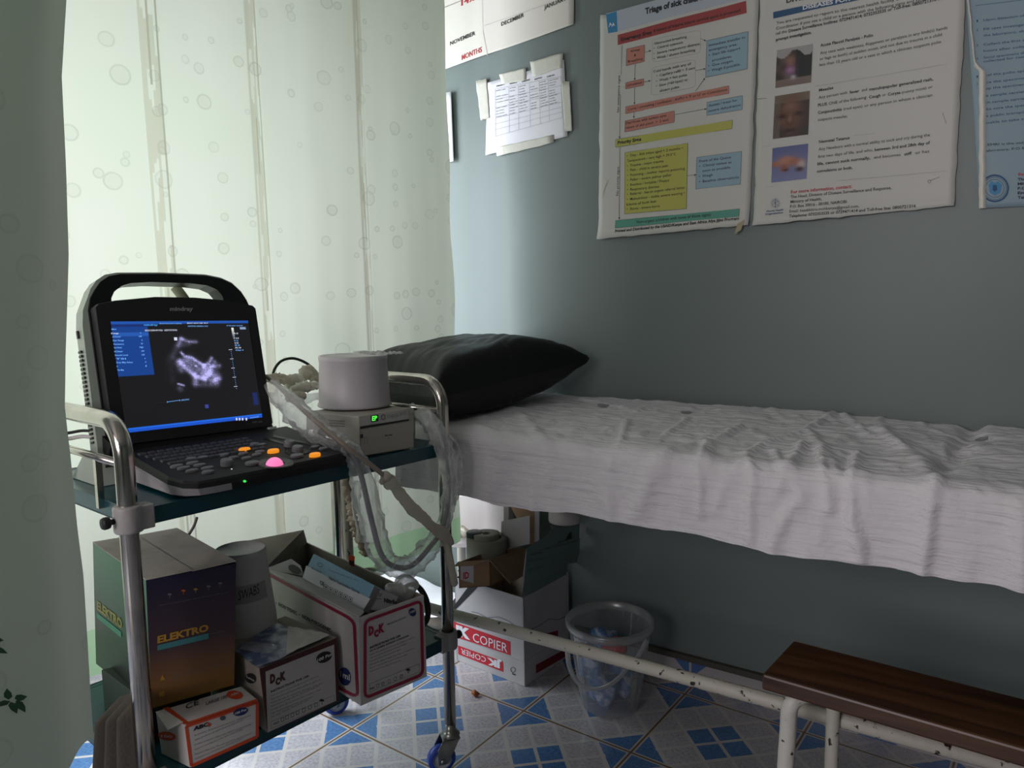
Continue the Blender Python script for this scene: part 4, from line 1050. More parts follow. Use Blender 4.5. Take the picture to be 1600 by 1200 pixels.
# small DCK box
maroon = mat('maroon_print', (.085, .02, .02), .5)
DB, DT = boxpx(ZL+.001, .452, (405, 1045), (527, 996), (345, 1003), (446, 962), (418, 1146), (530, 1096))
dk = thing('glove_carton', 'closed maroon glove carton with white label below the swabs tub', 'box', tuple(sum(DB, V())/4))
mb = MB(); mb.hexa(DB+DT, maroon, {'top': board_grey, 's3': board_grey}); mb.build('carton_body', dk, bevel=.0015)
DF = plane3(DB[0], DB[1], DT[0]); DTp = plane3(DT[0], DT[1], DT[3]); DL = plane3(DB[0], DB[3], DT[0])
mb = MB(); ppx(mb, [z6(272, 835), z6(662, 680), z6(674, 1000), z6(285, 1180)], DF, box_white, .0006, sub=1); lbl = mb.build('white_label', dk)
mb = MB()
def dck(mb, c, s_, pl, m, off=.001, sl=-.25):
    X, Y = c
    tpx(mb, 'D', z6(X, Y), z6(X+30*s_, Y-9*s_), 12.5*s_, pl, m, .075, off); tpx(mb, 'C', z6(X+31*s_, Y+10*s_), z6(X+57*s_, Y+2*s_), 9.5*s_, pl, m, .075, off); tpx(mb, 'K', z6(X+58*s_, Y-14*s_), z6(X+90*s_, Y-24*s_), 12*s_, pl, m, .075, off)
dck(mb, (298, 900), 1, DF, maroon)
mb.poly([DF(*z6(*q), .001) for q in ell((605, 752), 47, 30, rot=-.4)], ink); tpx(mb, '100 Pcs', z6(567, 780), z6(648, 742), 4.8, DF, paper_white, .03, .0014)
tpx(mb, 'INSTRUCTIONS FOR USE:', z6(302, 955), z6(520, 862), 3.2, DF, ink, .03)
for k, t_ in enumerate(('Open the carton and remove the gloves as needed before use', 'Wash and dry both hands before pulling the gloves on', 'Pull by the cuff, do not stretch the fingers of the glove', 'Discard after a single use into the clinical waste bin', 'Do not reuse, do not store in direct sunlight or heat', 'Keep away from children and from sharp instruments', 'Size: Large   Quantity: 100 pieces by count')):
    tpx(mb, t_, z6(303, 976+k*20), z6(572+(k % 3)*14-(k > 4)*60, 862+k*19+(k > 4)*22), 2.0, DF, ink_grey, 0)
outline(mb, [z6(302, 1120), z6(662, 968), z6(664, 1005), z6(303, 1160)], .4, DF, ink_grey)
for X, Y in ((370, 1105), (395, 1092), (425, 1080), (455, 1066), (490, 1052), (525, 1036), (560, 1022)): outline(mb, [z6(X-9, Y-6), z6(X+7, Y-12), z6(X+8, Y+8), z6(X-8, Y+14)], .7, DF, ink_grey)
mb.poly([DF(*z6(592+14*cos(pi*k/8), 1003-13*sin(pi*k/8)), .001) for k in range(9)], ink); lpx(mb, z6(592, 1002), z6(594, 1024), .8, DF, ink); tpx(mb, 'NO', z6(318, 1138), z6(350, 1124), 3, DF, ink, .02)
mb.build('label_print', lbl)
mb = MB(); mb.poly([DL(*z6(*q), .001) for q in ell((188, 872), 32, 28, rot=.6)], ink); tpx(mb, 'Latex', z6(165, 868), z6(210, 892), 3.5, DL, paper, .02, .0014); mb.build('side_print', dk)
# blue and white sachets on it
blue_pk = mat('blue_printed_film', (.10, .14, .26), .3, var=(30, (.40, .42, .50), .5, .62)); clr = film('clear_sachet_film', (.62, .66, .66), .35)
mb = MB(); Z_ = .4565
def sheetpx(mb, q, z, m, amp=.004, n=14, lift=0):
    P_ = [tp(*a, z) for a in q]
    mb.grid(lambda a, b_: (P_[0]*(1-a)+P_[1]*a)*(1-b_)+(P_[3]*(1-a)+P_[2]*a)*b_+_ez*(amp*(noise.noise(V((a*5, b_*5, q[0][0])))+.5)+lift*a*b_), n, n, m)
sheetpx(mb, [z6(100, 720), z6(300, 560), z6(640, 625), z6(230, 820)], Z_, blue_pk)
tag(mb.build('blue_sachet', origin=tp(*z6(330, 690), Z_)), 'crumpled blue printed sachet lying on the closed maroon carton', 'packet')
mb = MB(); sheetpx(mb, [z6(150, 668), z6(350, 680), z6(310, 735), z6(120, 712)], Z_+.007, clr, .003)
tag(mb.build('clear_sachet', origin=tp(*z6(230, 700), Z_)), 'clear strip sachet in front of the swabs tub', 'packet')
mb = MB(); sheetpx(mb, [z6(400, 580), z6(590, 612), z6(640, 630), z6(390, 740)], Z_+.0035, paper, .003)
tag(mb.build('crumpled_paper', origin=tp(*z6(520, 620), Z_)), 'crumpled whitish wrapper beside the blue sachet', 'paper')
# swabs tub
sw = T(.412, .158, .467)
swt = thing('swabs_tub', 'white tapered tub labelled SWABS standing behind the closed maroon carton', 'tub', tuple(sw-_ez*.134))
tubw = mat('matte_white_tub', (.60, .57, .55), .5)
mb = MB(); mb.lathe(sw, [(0, -.134), (.066, -.134), (.0685, -.131), (.067, -.127), (.062, .006), (.0480, .128), (.0490, .130), (.0490, .142), (.0470, .145), (.045, .143), (0, .143)], tubw, 56, _ez); mb.build('tub_body', swt)
tapeg = mat('grey_paper_tape', (.36, .34, .33), .6)
a0 = math.atan2((CO-sw).dot(_ev), (CO-sw).dot(_eu))
def conep(a, z, off=0):
    r_ = .062-(.014)*(z-.006)/.122+off; return sw+_ez*z+(_eu*cos(a)+_ev*sin(a))*r_
mb = MB(); mb.grid(lambda a, b_: conep(a0+1.0-1.9*a, .052+.034*b_, .0007), 30, 4, tapeg); mb.build('tape_label', swt)
mb = MB(); vs, fs = glyphs('SWABS', .0, .15); x1_ = max(v[0] for v in vs)
mb.add([conep(a0+.16-.74*(v[0]/x1_), .060+.018*v[1]/.7+.006*v[0]/x1_, .0013) for v in vs], fs, ink); mb.build('handwritten_name', swt)
# big open DCK carton
crim = mat('crimson_print', (.33, .012, .05), .5)
GB, GT = boxpx(ZL+.001, .507, (561, 966), (662, 930), (413, 890), (479, 847), (564, 1103), (667, 1057))
for k in range(4): GB[k] = GB[k] if k < 2 else GT[k]+(GB[0]-GT[0])*.35+_ez*0
for k in (2, 3): GB[k] = GB[k]-_ez*((GB[k]-T(0, 0, ZL+.001)).dot(_ez))
GB[3] = onto(GB[3], GT[0], GT[3], GB[0])
bg_ = thing('glove_carton', 'large open white carton with crimson edges holding glove boxes', 'box', tuple(sum(GB, V())/4))
cen = sum(GB+GT, V())/8
for i in range(4):
    j = (i+1) % 4; mb = MB(); q = [GB[i], GB[j], GT[j], GT[i]]
    n = (q[1]-q[0]).cross(q[3]-q[0]).normalized(); n = n if n.dot(cen-q[0]) > 0 else -n
    mb.hexa([q[0], q[1], q[2], q[3], q[0]+n*.003, q[1]+n*.003, q[2]+n*.003, q[3]+n*.003], box_white, {'top': board_grey, 'bottom': box_white if i in (0, 3) else board_grey}); mb.build('carton_side', bg_)
mb = MB(); slabq(mb, [q+_ez*.001 for q in GB], .003, board_grey); mb.build('carton_bottom', bg_)
GF = plane3(GB[0], GB[1], GT[0]); GL = plane3(GT[0], GT[3], GB[0])
mb = MB(); slabq(mb, [GT[3], GT[2], tp(474, 829, .545), tp(381, 847, .545)], .002, board_grey); mb.build('carton_flap', bg_)
mb = MB(); slabq(mb, [GT[3]+_ez*.001, tp(455, 873, .515), tp(470, 884, .508), tp(475, 900, .495)], .002, box_white); fl = mb.build('carton_flap', bg_)
mb = MB(); pf = plane3(GT[3]+_ez*.001, tp(455, 873, .515), tp(470, 884, .508)); mb.poly([pf(*z6(*q), .004) for q in ell((438, 253), 40, 22, rot=.5)], ink); mb.build('oval_print', fl)
mb = MB(); slabq(mb, [GT[3]+_ez*.001, GT[0]+_ez*.001, tp(569, 957, .500), tp(478, 905, .492)], .002, box_white); mb.build('carton_flap', bg_)
mb = MB()
def rr(q, w_, pl, m): frameq(mb, q, w_, pl, m)
def roundq(q, r_=.08, n=5):
    out = []
    for i in range(4):
        p0, p1, p2 = q[i-1], q[i], q[(i+1) % 4]
        a = (p1[0]+(p0[0]-p1[0])*r_, p1[1]+(p0[1]-p1[1])*r_); b_ = (p1[0]+(p2[0]-p1[0])*r_, p1[1]+(p2[1]-p1[1])*r_)
        for k in range(n+1):
            t = k/n; out.append(((1-t)**2*a[0]+2*t*(1-t)*p1[0]+t*t*b_[0], (1-t)**2*a[1]+2*t*(1-t)*p1[1]+t*t*b_[1]))
    return out
outline(mb, roundq([z6(838, 548), z6(1156, 432), z6(1166, 850), z6(838, 985)]), 4.6, GF, crim, .001)
outline(mb, roundq([(387, 880), z6(775, 545), z6(795, 985), (398, 1000)]), 4.6, GL, crim, .001)
mb.build('crimson_border', bg_)
mb = MB()
dck(mb, (858, 628), 1.0, GF, crim)
tpx(mb, 'MADE IN KENYA', z6(965, 572), z6(1072, 528), 2.6, GF, ink_grey, .01)
mb.poly([GF(*z6(*q), .001) for q in ell((1107, 497), 20, 24, rot=-.4)], navyp); tpx(mb, '100', z6(1093, 505), z6(1121, 494), 3.2, GF, paper, .03, .0014)
tpx(mb, 'INSTRUCTIONS FOR USE:', z6(866, 705), z6(1040, 634), 3.2, GF, ink, .03)
tpx(mb, 'DO IN GENERAL INTENDED CONDITIONS', z6(866, 722), z6(1085, 634), 2.6, GF, ink, .02)
for k, t_ in enumerate(('Open the carton and remove each glove as required', 'Wash and dry the hands before putting on the gloves', 'Pull by the cuff and never stretch the fingers', 'Discard after single use into a waste bin', 'Do not reuse and do not store in direct sunlight', 'Keep away from sharp instruments')):
    tpx(mb, t_, z6(866, 742+k*19), z6(1120-(k % 3)*40, 640+k*21+(k % 3)*14), 2.0, GF, ink_grey, 0)
for X, Y in ((910, 912), (940, 902), (975, 888), (1010, 874), (1045, 860)): outline(mb, [z6(X-7, Y-5), z6(X+6, Y-10), z6(X+6, Y+8), z6(X-7, Y+13)], .6, GF, ink_grey)
outline(mb, [z6(862, 905), z6(1145, 790), z6(1146, 835), z6(864, 950)], .4, GF, ink_grey); tpx(mb, 'NO', z6(866, 938), z6(892, 928), 3, GF, ink, .02)
mb.poly([GF(*z6(1082+13*cos(pi*k/8), 828-12*sin(pi*k/8)), .001) for k in range(9)], ink); lpx(mb, z6(1082, 828), z6(1084, 846), .8, GF, ink)
mb.build('front_print', bg_)
mb = MB(); tpx(mb, 'STERILE  •  NON TOXIC  •  NON PYROGENIC', z6(262, 418), z6(645, 612), 5.2, GL, ink, .03)
mb.build('side_lettering', bg_); mb = MB()
mb.poly([GL(*z6(*q), .001) for q in ell((722, 862), 34, 52, rot=-.2)], navyp); tpx(mb, '1ml', z6(695, 860), z6(752, 885), 9, GL, paper, .03, .0014)
mb.build('side_oval', bg_)
mb = MB(); GR = plane3(GT[1], GT[2], GB[1]); ppx(mb, [z6(742, 170), z6(780, 180), z6(776, 240), z6(748, 230)], GR, redp, .004); ppx(mb, [z6(748, 200), z6(776, 206), z6(772, 232), z6(750, 226)], GR, ink, .0045); o = mb.build('red_sticker', bg_)
# nitrile glove boxes leaning inside
def leanbox(q, zs_, th, mats_):
    P_ = [tp(*a, z) for a, z in zip(q, zs_)]; P_[2] = onto(P_[2], P_[0], P_[1], P_[3]); n = (P_[1]-P_[0]).cross(P_[3]-P_[0]).normalized(); n = n if n.dot(CO-P_[0]) < 0 else -n
    B_ = [p+n*th for p in P_]; return P_, B_
lb = mat('light_blue_print', (.22, .44, .60), .45); wh = mat('glossy_white_card', (.66, .68, .72), .4); gg = mat('pale_grey_card', (.30, .29, .30), .45)
NP, NB = leanbox([(490, 865), (585, 915), (567, 955), (472, 902)], (.545, .532, .488, .501), .055, None)
nb = thing('nitrile_glove_box', 'light blue and white nitrile glove box leaning in the open carton', 'box', tuple(sum(NP+NB, V())/8))
mb = MB(); mb.hexa(NP+NB, lb, {'top': gg, 's1': gg, 's2': gg}); mb.build('box_body', nb, bevel=.001)
NPl = plane3(NP[0], NP[1], NP[3])
mb = MB(); ppx(mb, [z6(503, 232), z6(868, 420), z6(826, 488), z6(482, 302)], NPl, wh, .0006); pn = mb.build('white_panel', nb)
mb = MB(); tpx(mb, 'Nitrile Examination Gloves', z6(632, 308), z6(806, 392), 4.6, NPl, navyp, .02, .001); tpx(mb, 'CE', z6(580, 336), z6(606, 350), 6, NPl, ink, .02, .001)
for k in range(6):
    X, Y = 618+k*28, 338+k*14; outline(mb, [z6(X-9, Y), z6(X+10, Y+9), z6(X+2, Y+30), z6(X-17, Y+21)], .7, NPl, ink, .001); mb.poly([NPl(*z6(X-3+4*cos(a), Y+15+6*sin(a)), .001) for a in [k2*pi/4 for k2 in range(8)]], ink)
tpx(mb, 'Powder free, non sterile, single use, 100 pcs', z6(630, 258), z6(800, 322), 2.0, NPl, navyp, 0, .001)
outline(mb, [z6(*q) for q in ell((582, 228), 14, 10, rot=.5)], .7, NPl, navyp, .001); tpx(mb, 'Bioneeds', z6(536, 250), z6(592, 275), 3.0, NPl, navyp, .01, .001)
mb.build('box_print', nb)
NP2, NB2 = leanbox([(583, 916), (622, 932), (611, 957), (571, 952)], (.522, .515, .488, .486), .05, None)
nb2 = thing('nitrile_glove_box', 'grey-fronted nitrile glove box tucked behind the light blue one', 'box', tuple(sum(NP2+NB2, V())/8))
mb = MB(); mb.hexa([p for p in NP2]+NB2, gg); mb.build('box_body', nb2, bevel=.001)
NPm = plane3(NP2[0], NP2[1], NP2[3]); mb = MB(); tpx(mb, 'Nitrile', z6(945, 440), z6(1020, 452), 6.5, NPm, ink, .05, .001); outline(mb, [z6(*q) for q in ell((922, 398), 8, 8)], .8, NPm, navyp, .001); tpx(mb, 'Bioneeds', z6(880, 416), z6(930, 426), 2.4, NPm, navyp, .01, .001); mb.build('box_print', nb2)
# crumpled glove ball
glv = film('milky_glove_film', (.74, .74, .72), .55, .35, .18, 60)
def clump(name, label, cat, pts, r, m, disp=.35, freq=45, seg=26):
    mb = MB()
    for p, rr_ in zip(pts, r if isinstance(r, (list, tuple)) else [r]*len(pts)): mb.sphere(p, rr_, m, seg, 18, disp=disp, freq=freq)
    return tag(mb.build(name, origin=pts[0]), label, cat)
clump('discarded_glove', 'balled-up translucent glove at the right end of the open carton', 'glove', [tp(632, 915, .515), tp(618, 920, .512)], [.026, .018], glv, .5, 40)
# black cable coil behind the carton
mb = MB(); cc = T(.045, .055, .40)
mb.tube(spline([cc+_ev*(.045*cos(a))*1.0+_ez*(.050*sin(a))+_eu*(.006*k/9) for k, a in enumerate([2*pi*k/9 for k in range(19)])], 5), .0045, soft_black, 8)
tag(mb.build('cable_coil', origin=T(.045, .055, ZL)), 'coiled black cable behind the large open carton', 'cable')

# --- cables, probes and plastic sleeves
cabm = mat('beige_probe_cable', (.34, .28, .23), .5); cabg = mat('grey_probe_cable', (.20, .19, .21), .4); sleeve = film('thin_clear_sleeve', (.95, .96, .95), .20, .22, .25, 55); milky = film('milky_beige_sleeve', (.74, .68, .58), .85, .45, .10, 60)
def wob(a=.28, f=1.3, sd=0):
    return lambda i, k: 1+a*noise.noise(V((i*.35*f, k*.9, sd)))+a*.6*noise.noise(V((i*.9*f, k*2.1, sd+5)))
pc_ = [(416, 588, .24), (436, 604, .19), (462, 630, .12), (500, 664, .03), (540, 697, -.035), (575, 723, -.055), (606, 748, -.060)]
sl_ = [(606, 748, -.060), (622, 768, -.062), (642, 792, -.064), (664, 812, -.064), (684, 832, -.064), (698, 850, -.062), (704, 880, -.060), (711, 915, -.058)]
pr2 = thing('ultrasound_probe', 'beige probe cable hanging over the printer, its end wrapped in a milky sleeve', 'ultrasound probe', tuple(tv(606, 748, -.06)))
mb = MB(); mb.tube(spline([tv(*p) for p in pc_], 8), .0048, cabm, 10); mb.build('probe_cable', pr2)
mb = MB(); P_ = spline([tv(*p) for p in sl_], 8); n = len(P_)
rs = [.0085+.004*sin(pi*min(1, i/(n*.55)))+(.004 if i < 5 else 0) for i in range(n)]; rs[-1] = .005
mb.tube(P_, rs, milky, 16, wob=wob(.30, .55, 3), flat=.8)
q0 = tv(603, 746, -.06); mb.sphere(q0, .011, milky, 16, 10, disp=.6, freq=70); mb.sphere(tv(596, 753, -.06), .006, milky, 12, 8, disp=.6, freq=90)
P3 = spline([tv(668, 822, -.066), tv(690, 832, -.068), tv(708, 850, -.070)], 6); mb.tube(P3, [.004+.010*sin(pi*i/(len(P3)-1)) for i in range(len(P3))], milky, 12, flat=.5, wob=wob(.3, 1, 8))
mb.build('probe_sleeve', pr2)
loop = [(640, 640, .16), (664, 648, .07), (684, 668, -.010), (697, 722, -.034), (701, 767, -.040), (692, 823, -.044), (673, 853, -.050), (643, 884, -.052), (613, 884, -.052), (594, 862, -.050), (580, 810, -.046), (562, 735, -.040), (548, 705, -.030), (528, 690, .0), (490, 668, .06), (452, 632, .14), (424, 604, .21)]
pr3 = thing('ultrasound_probe', 'grey probe cable looping below the tray inside a clear plastic sleeve', 'ultrasound probe', tuple(tv(600, 880, -.05)))
LP_ = spline([tv(*p) for p in loop], 9)
mb = MB(); mb.tube(LP_[12:-20], .0055, cabg, 10); mb.build('probe_cable', pr3)
mb = MB(); n = len(LP_)
rs = []
for i in range(n):
    t = i/(n-1); r_ = .011+.012*math.exp(-((t-.62)/.13)**2)+.010*math.exp(-((t-.40)/.10)**2)+.014*math.exp(-((t-.90)/.09)**2)+.004*math.exp(-((t-.05)/.08)**2)
    rs.append(r_*(1+.15*noise.noise(V((i*.3, 0, 0)))))
mb.tube(LP_, rs, sleeve, 22, wob=wob(.40, 1.0, 1), caps=False); mb.build('clear_sleeve', pr3)
# loose plastic between printer and couch
mb = MB()
for sd, pp in ((1, [(645, 642, .12), (668, 655, .03), (690, 690, -.03), (703, 745, -.045), (704, 800, -.045)]), (2, [(655, 648, .18), (680, 672, .06), (706, 705, -.02), (712, 748, -.035), (706, 790, -.04)])):
    Pq = spline([tv(*p) for p in pp], 9); n = len(Pq); mb.tube(Pq, [.010+.016*sin(pi*i/(n-1)) for i in range(n)], sleeve, 20, wob=wob(.5, 1.2, sd*4), caps=False, flat=.6)
tag(mb.build('plastic_wrap', origin=tv(690, 700, 0)), 'crinkled clear plastic hanging around the trolley post by the couch', 'plastic wrap')
# tufted sleeve hanging behind the tray
tuft = mat('tan_sleeve_cloth', (.55, .45, .34), .8, bump=(90, 1.0))
mb = MB(); Pq = spline([tv(*p) for p in ((540, 742, .30), (547, 780, .30), (552, 812, .30), (560, 838, .30), (574, 866, .30))], 12); n = len(Pq)
mb.tube(Pq, [.010+.004*sin(i*1.7) for i in range(n)], tuft, 14, wob=wob(.8, 3, 6)); tag(mb.build('ruffled_sleeve', origin=Pq[0]), 'ruffled tan cable sleeve hanging behind the upper tray', 'cable sleeve')
mb = MB(); mb.tube(spline([tv(*p) for p in ((560, 752, .27), (556, 790, .27), (563, 820, .27), (566, 846, .27))], 8), .010, sleeve, 14, wob=wob(.5, 2, 4)); tag(mb.build('limp_plastic_sleeve', origin=tv(556, 790, .27)), 'limp clear sleeve hanging next to the ruffled tan one', 'plastic wrap')
# bunched sleeves behind the machine
bun = mat('bunched_cream_rubber', (.78, .75, .64), .55, bump=(70, .6))
mb = MB()
for sd, pp, r_ in ((1, [(412, 590, .30), (436, 592, .30), (452, 594, .30)], .010), (2, [(446, 600, .31), (462, 596, .31), (474, 606, .31)], .014), (3, [(470, 590, .33), (482, 582, .33), (498, 596, .33)], .013), (4, [(455, 612, .28), (468, 606, .28), (480, 604, .28), (499, 602, .28)], .010), (5, [(448, 622, .26), (462, 620, .26), (476, 618, .26)], .010)):
    Pq = spline([tv(*p) for p in pp], 8); n = len(Pq); mb.tube(Pq, [r_*(.7+.5*sin(pi*i/(n-1))) for i in range(n)], milky if sd % 2 else bun, 16, wob=wob(.5, 2, sd))
tag(mb.build('bunched_gloves', origin=tv(460, 605, .28)), 'bunched cream rubber gloves behind the screen beside the white tub', 'gloves')
mb = MB(); q = [tp(448, 622, .858), tp(497, 612, .858), tp(499, 627, .858), tp(458, 634, .858)]
mb.grid(lambda a, b_: (q[0]*(1-a)+q[1]*a)*(1-b_)+(q[3]*(1-a)+q[2]*a)*b_+_ez*(.0015+.003*sin(a*9)*b_), 16, 6, paper_white); tag(mb.build('paper_strip', origin=q[0]), 'white paper strip on the back of the printer', 'paper')
mb = MB(); mb.tube(spline([tv(*p) for p in ((424, 596, .36), (429, 577, .36), (440, 564, .36), (458, 560, .36), (478, 567, .36), (494, 581, .34), (505, 600, .32))], 8), .0033, soft_black, 8); tag(mb.build('power_cable', origin=tv(440, 564, .36)), 'black cable arching up behind the screen', 'cable')
mb = MB(); pq = [tp(470+30*0, 0+0, .9)]*0
crinkle = tc_+_ez*.116
mb = MB(); c_ = tp(590, 556, .975)
mb.grid(lambda a, b_: c_+(_eu*(.06*(a-.5))+_ev*(.10*(b_-.5)))+_ez*(.004+.012*abs(noise.noise(V((a*5, b_*5, 2))))), 16, 16, glv); tag(mb.build('plastic_film', origin=c_), 'crumpled clear film on top of the upturned white tub', 'plastic wrap')
# cords around the trolley
mb = MB(); mb.tube(spline([tv(308, 808, .25), tv(303, 822, .25), tv(296, 834, .25), tv(287, 850, .25), tv(284, 880, .25)], 6), .0028, mat('grey_cord', (.16, .14, .12), .5), 8); tag(mb.build('power_cable', origin=tv(300, 830, .25)), 'grey cord hanging under the upper tray above the tall navy carton', 'cable')
mb = MB(); mb.tube(spline([tv(60, 680, .30), tv(103, 677, .30), (tv(128, 673, .28)), tv(150, 674, .24)], 6), .0028, soft_black, 8); tag(mb.build('power_cable', origin=tv(103, 677, .30)), 'black cord entering the left side of the ultrasound machine', 'cable')
mb = MB(); mb.tube(spline([tv(60, 688, .30), tv(103, 686, .30), (tv(128, 682, .28)), tv(150, 684, .24)], 6), .0036, white_plastic, 8); tag(mb.build('power_cable', origin=tv(103, 686, .30)), 'white cord just below the black one left of the machine', 'cable')
# cloth hanging at the left end of the lower shelf
cloth = mat('grey_brown_cloth', (.075, .065, .05), .9, bump=(200, .4))
UP_ = Plane(T(TL+.018, 0, 0), _eu)
q = [UP_(160, 1098), UP_(204, 1090), UP_(212, 1290), UP_(150, 1290)]
def clf(a, b_):
    p = (q[0]*(1-a)+q[1]*a)*(1-b_)+(q[3]*(1-a)+q[2]*a)*b_
    return p+_eu*(.014*sin(a*17+b_)*min(1, b_*5+.3)-.03*max(0, .12-b_)/.12)
mb = MB(); mb.grid(clf, 50, 30, cloth); tag(mb.build('hanging_cloth', origin=q[0]), 'grey-brown cloth hanging off the left end of the lower shelf', 'cloth')

# ================================================================ UNDER THE COUCH
def z8(X, Y): return (680+X/3.333, 760+Y/3.333)
Wf = lambda px, py, z: hz(px, py, z)
ca_, sa_ = cos(1.491), sin(1.491)
def JK(a, b_, z): return V((-1.095+ca_*a-sa_*b_, 1.670+sa_*a+ca_*b_, z))
redj = mat('red_band_print', (.55, .015, .03), .5); cardw = mat('ream_box_white', (.56, .53, .54), .6, var=(7, (.46, .43, .42), .45, .8)); cardt = mat('ream_box_inside', (.30, .24, .18), .8)
def openbox(parent, fr, w_, d_, z0_, z1_, m, mi_, th=.003, topopen=True):
    for (a0, b0), (a1, b1), inn in (((0, 0), (w_, 0), (0, 1)), ((w_, 0), (w_, d_), (-1, 0)), ((w_, d_), (0, d_), (0, -1)), ((0, d_), (0, 0), (1, 0))):
        p = [fr(a0, b0, z0_), fr(a1, b1, z0_), fr(a1, b1, z1_), fr(a0, b0, z1_)]; n = fr(inn[0], inn[1], 0)-fr(0, 0, 0)
        mb = MB(); mb.hexa(p+[q+n*th for q in p], m, {'top': mi_}); mb.build('carton_side', parent)
    mb = MB(); mb.box(fr, (th, th, z0_), (w_-th, d_-th, z0_+th), mi_); mb.build('carton_bottom', parent)
jl = thing('paper_carton', 'lower white copier-paper carton with its red band upside down, on the floor', 'box', tuple(JK(.112, .129, 0)))
openbox(jl, JK, .224, .258, .001, .0735, cardw, cardt)
JF = plane3(JK(0, 0, 0), JK(0, .2, 0), JK(0, 0, .2)); JR = plane3(JK(0, 0, 0), JK(.2, 0, 0), JK(0, 0, .2))
mb = MB(); ppx(mb, [z8(118, 828), z8(352, 912), z8(354, 966), z8(120, 874)], JF, redj, .0008); mb.build('red_band', jl)
mb = MB(); tpx(mb, 'JK', z8(346, 918), z8(270, 893), -9.5, JF, paper_white, .07, .0014); tpx(mb, 'COPIER', z8(264, 890), z8(134, 843), -8.5, JF, paper_white, .0, .0014); mb.build('band_lettering', jl)
mb = MB(); outline(mb, [z8(*q) for q in ell((405, 955), 12, 13)], .8, JF, ink, .001); ppx(mb, [z8(400, 972), z8(418, 978), z8(418, 984), z8(400, 978)], JF, ink, .001); mb.build('handling_mark', jl)
mb = MB(); ppx(mb, [z8(525, 930), z8(690, 840), z8(690, 880), z8(525, 975)], JR, mat('dull_red_print', (.22, .012, .015), .6), .0008); mb.build('side_band', jl)
ju = thing('paper_carton', 'upper white copier-paper carton with upright red band, filled with odds and ends', 'box', tuple(JK(.112, .129, .0745)))
openbox(ju, JK, .224, .258, .0745, .262, cardw, cardt)
mb = MB(); ppx(mb, [z8(60, 692), z8(390, 808), z8(392, 880), z8(60, 768)], JF, redj, .0008); mb.build('red_band', ju)
mb = MB(); tpx(mb, 'JK', z8(98, 768), z8(182, 796), 14.5, JF, paper_white, .07, .0014); tpx(mb, 'COPIER', z8(196, 806), z8(376, 866), 13.5, JF, paper_white, .0, .0014); mb.build('band_lettering', ju)
mb = MB(); cv = [(188, 652), (225, 660), (270, 684), (330, 680), (380, 700), (430, 735), (457, 748)]
for a, b_ in zip(cv, cv[1:]): lpx(mb, z8(*a), z8(*b_), 1.2, JF, mat('grey_swoosh', (.20, .20, .23), .6), .0008)
cv = [(265, 690), (320, 705), (380, 735), (457, 752)]
for a, b_ in zip(cv, cv[1:]): lpx(mb, z8(*a), z8(*b_), .8, JF, MATS['grey_swoosh'], .0008)
cv = [(457, 745), (500, 745), (560, 715), (590, 690), (640, 695), (698, 670)]
for a, b_ in zip(cv, cv[1:]): lpx(mb, z8(*a), z8(*b_), 1.2, JR, MATS['grey_swoosh'], .0008)
mb.build('swoosh_print', ju)
mb = MB(); ppx(mb, [z8(180, 512), z8(228, 518), z8(98, 650), z8(90, 632)], JF, soft_black, .0008); mb.build('black_tape', ju)
mb = MB(); ppx(mb, [z8(570, 768), z8(640, 750), z8(640, 778), z8(570, 805)], JR, MATS['dull_red_print'], .0008); mb.build('side_band', ju)
# green card standing in the carton
Gp = plane3(JK(0, .004, .262), JK(.21, .004, .262), pyl(906, 815, 1.885))
greenc = mat('green_card', (.17, .25, .215), .6, bump=(14, .15))
mb = MB(); gp = [z8(475, 322), z8(560, 268), z8(660, 210), z8(755, 187), z8(752, 300), z8(748, 396), z8(692, 402), z8(680, 470), z8(570, 530), z8(450, 578)]
A3 = [Gp(*q, .004) for q in gp]; B3 = [Gp(*q, .0015) for q in gp]; k = len(gp)
mb.add(A3+B3, [tuple(range(k)), tuple(range(k, 2*k))[::-1]]+[(i, (i+1) % k, k+(i+1) % k, k+i) for i in range(k)], greenc)
gc = thing('file_folder', 'torn green file card standing in the upper paper carton', 'folder', tuple(A3[-1])); mb.build('folder_cover', gc)
mb = MB()
for i, (t_, a, b_, h) in enumerate((('Referrals', (500, 360), (560, 345), 2.5), ('Name of the health facility', (570, 330), (745, 285), 2.6), ('Department', (480, 395), (560, 375), 2), ('Date opened', (485, 440), (560, 415), 2), ('File', (640, 300), (700, 275), 3))): tpx(mb, t_, z8(*a), z8(*b_), h, Gp, ink, 0, .0048, .2)
for y in (350, 400, 440, 500): lpx(mb, z8(480, y+10), z8(740, y-90 if y < 420 else y-80), .35, Gp, ink_grey, .0046)
mb.build('folder_writing', gc)
mb = MB(); mb.poly([Gp(*z8(*q), .0055) for q in ((752, 186), (795, 214), (762, 268), (750, 268))], paper_white); mb.poly([Gp(*z8(*q), .0052) for q in ((470, 350), (477, 322), (462, 500), (450, 575), (455, 480))], paper_white); mb.build('white_page', gc)
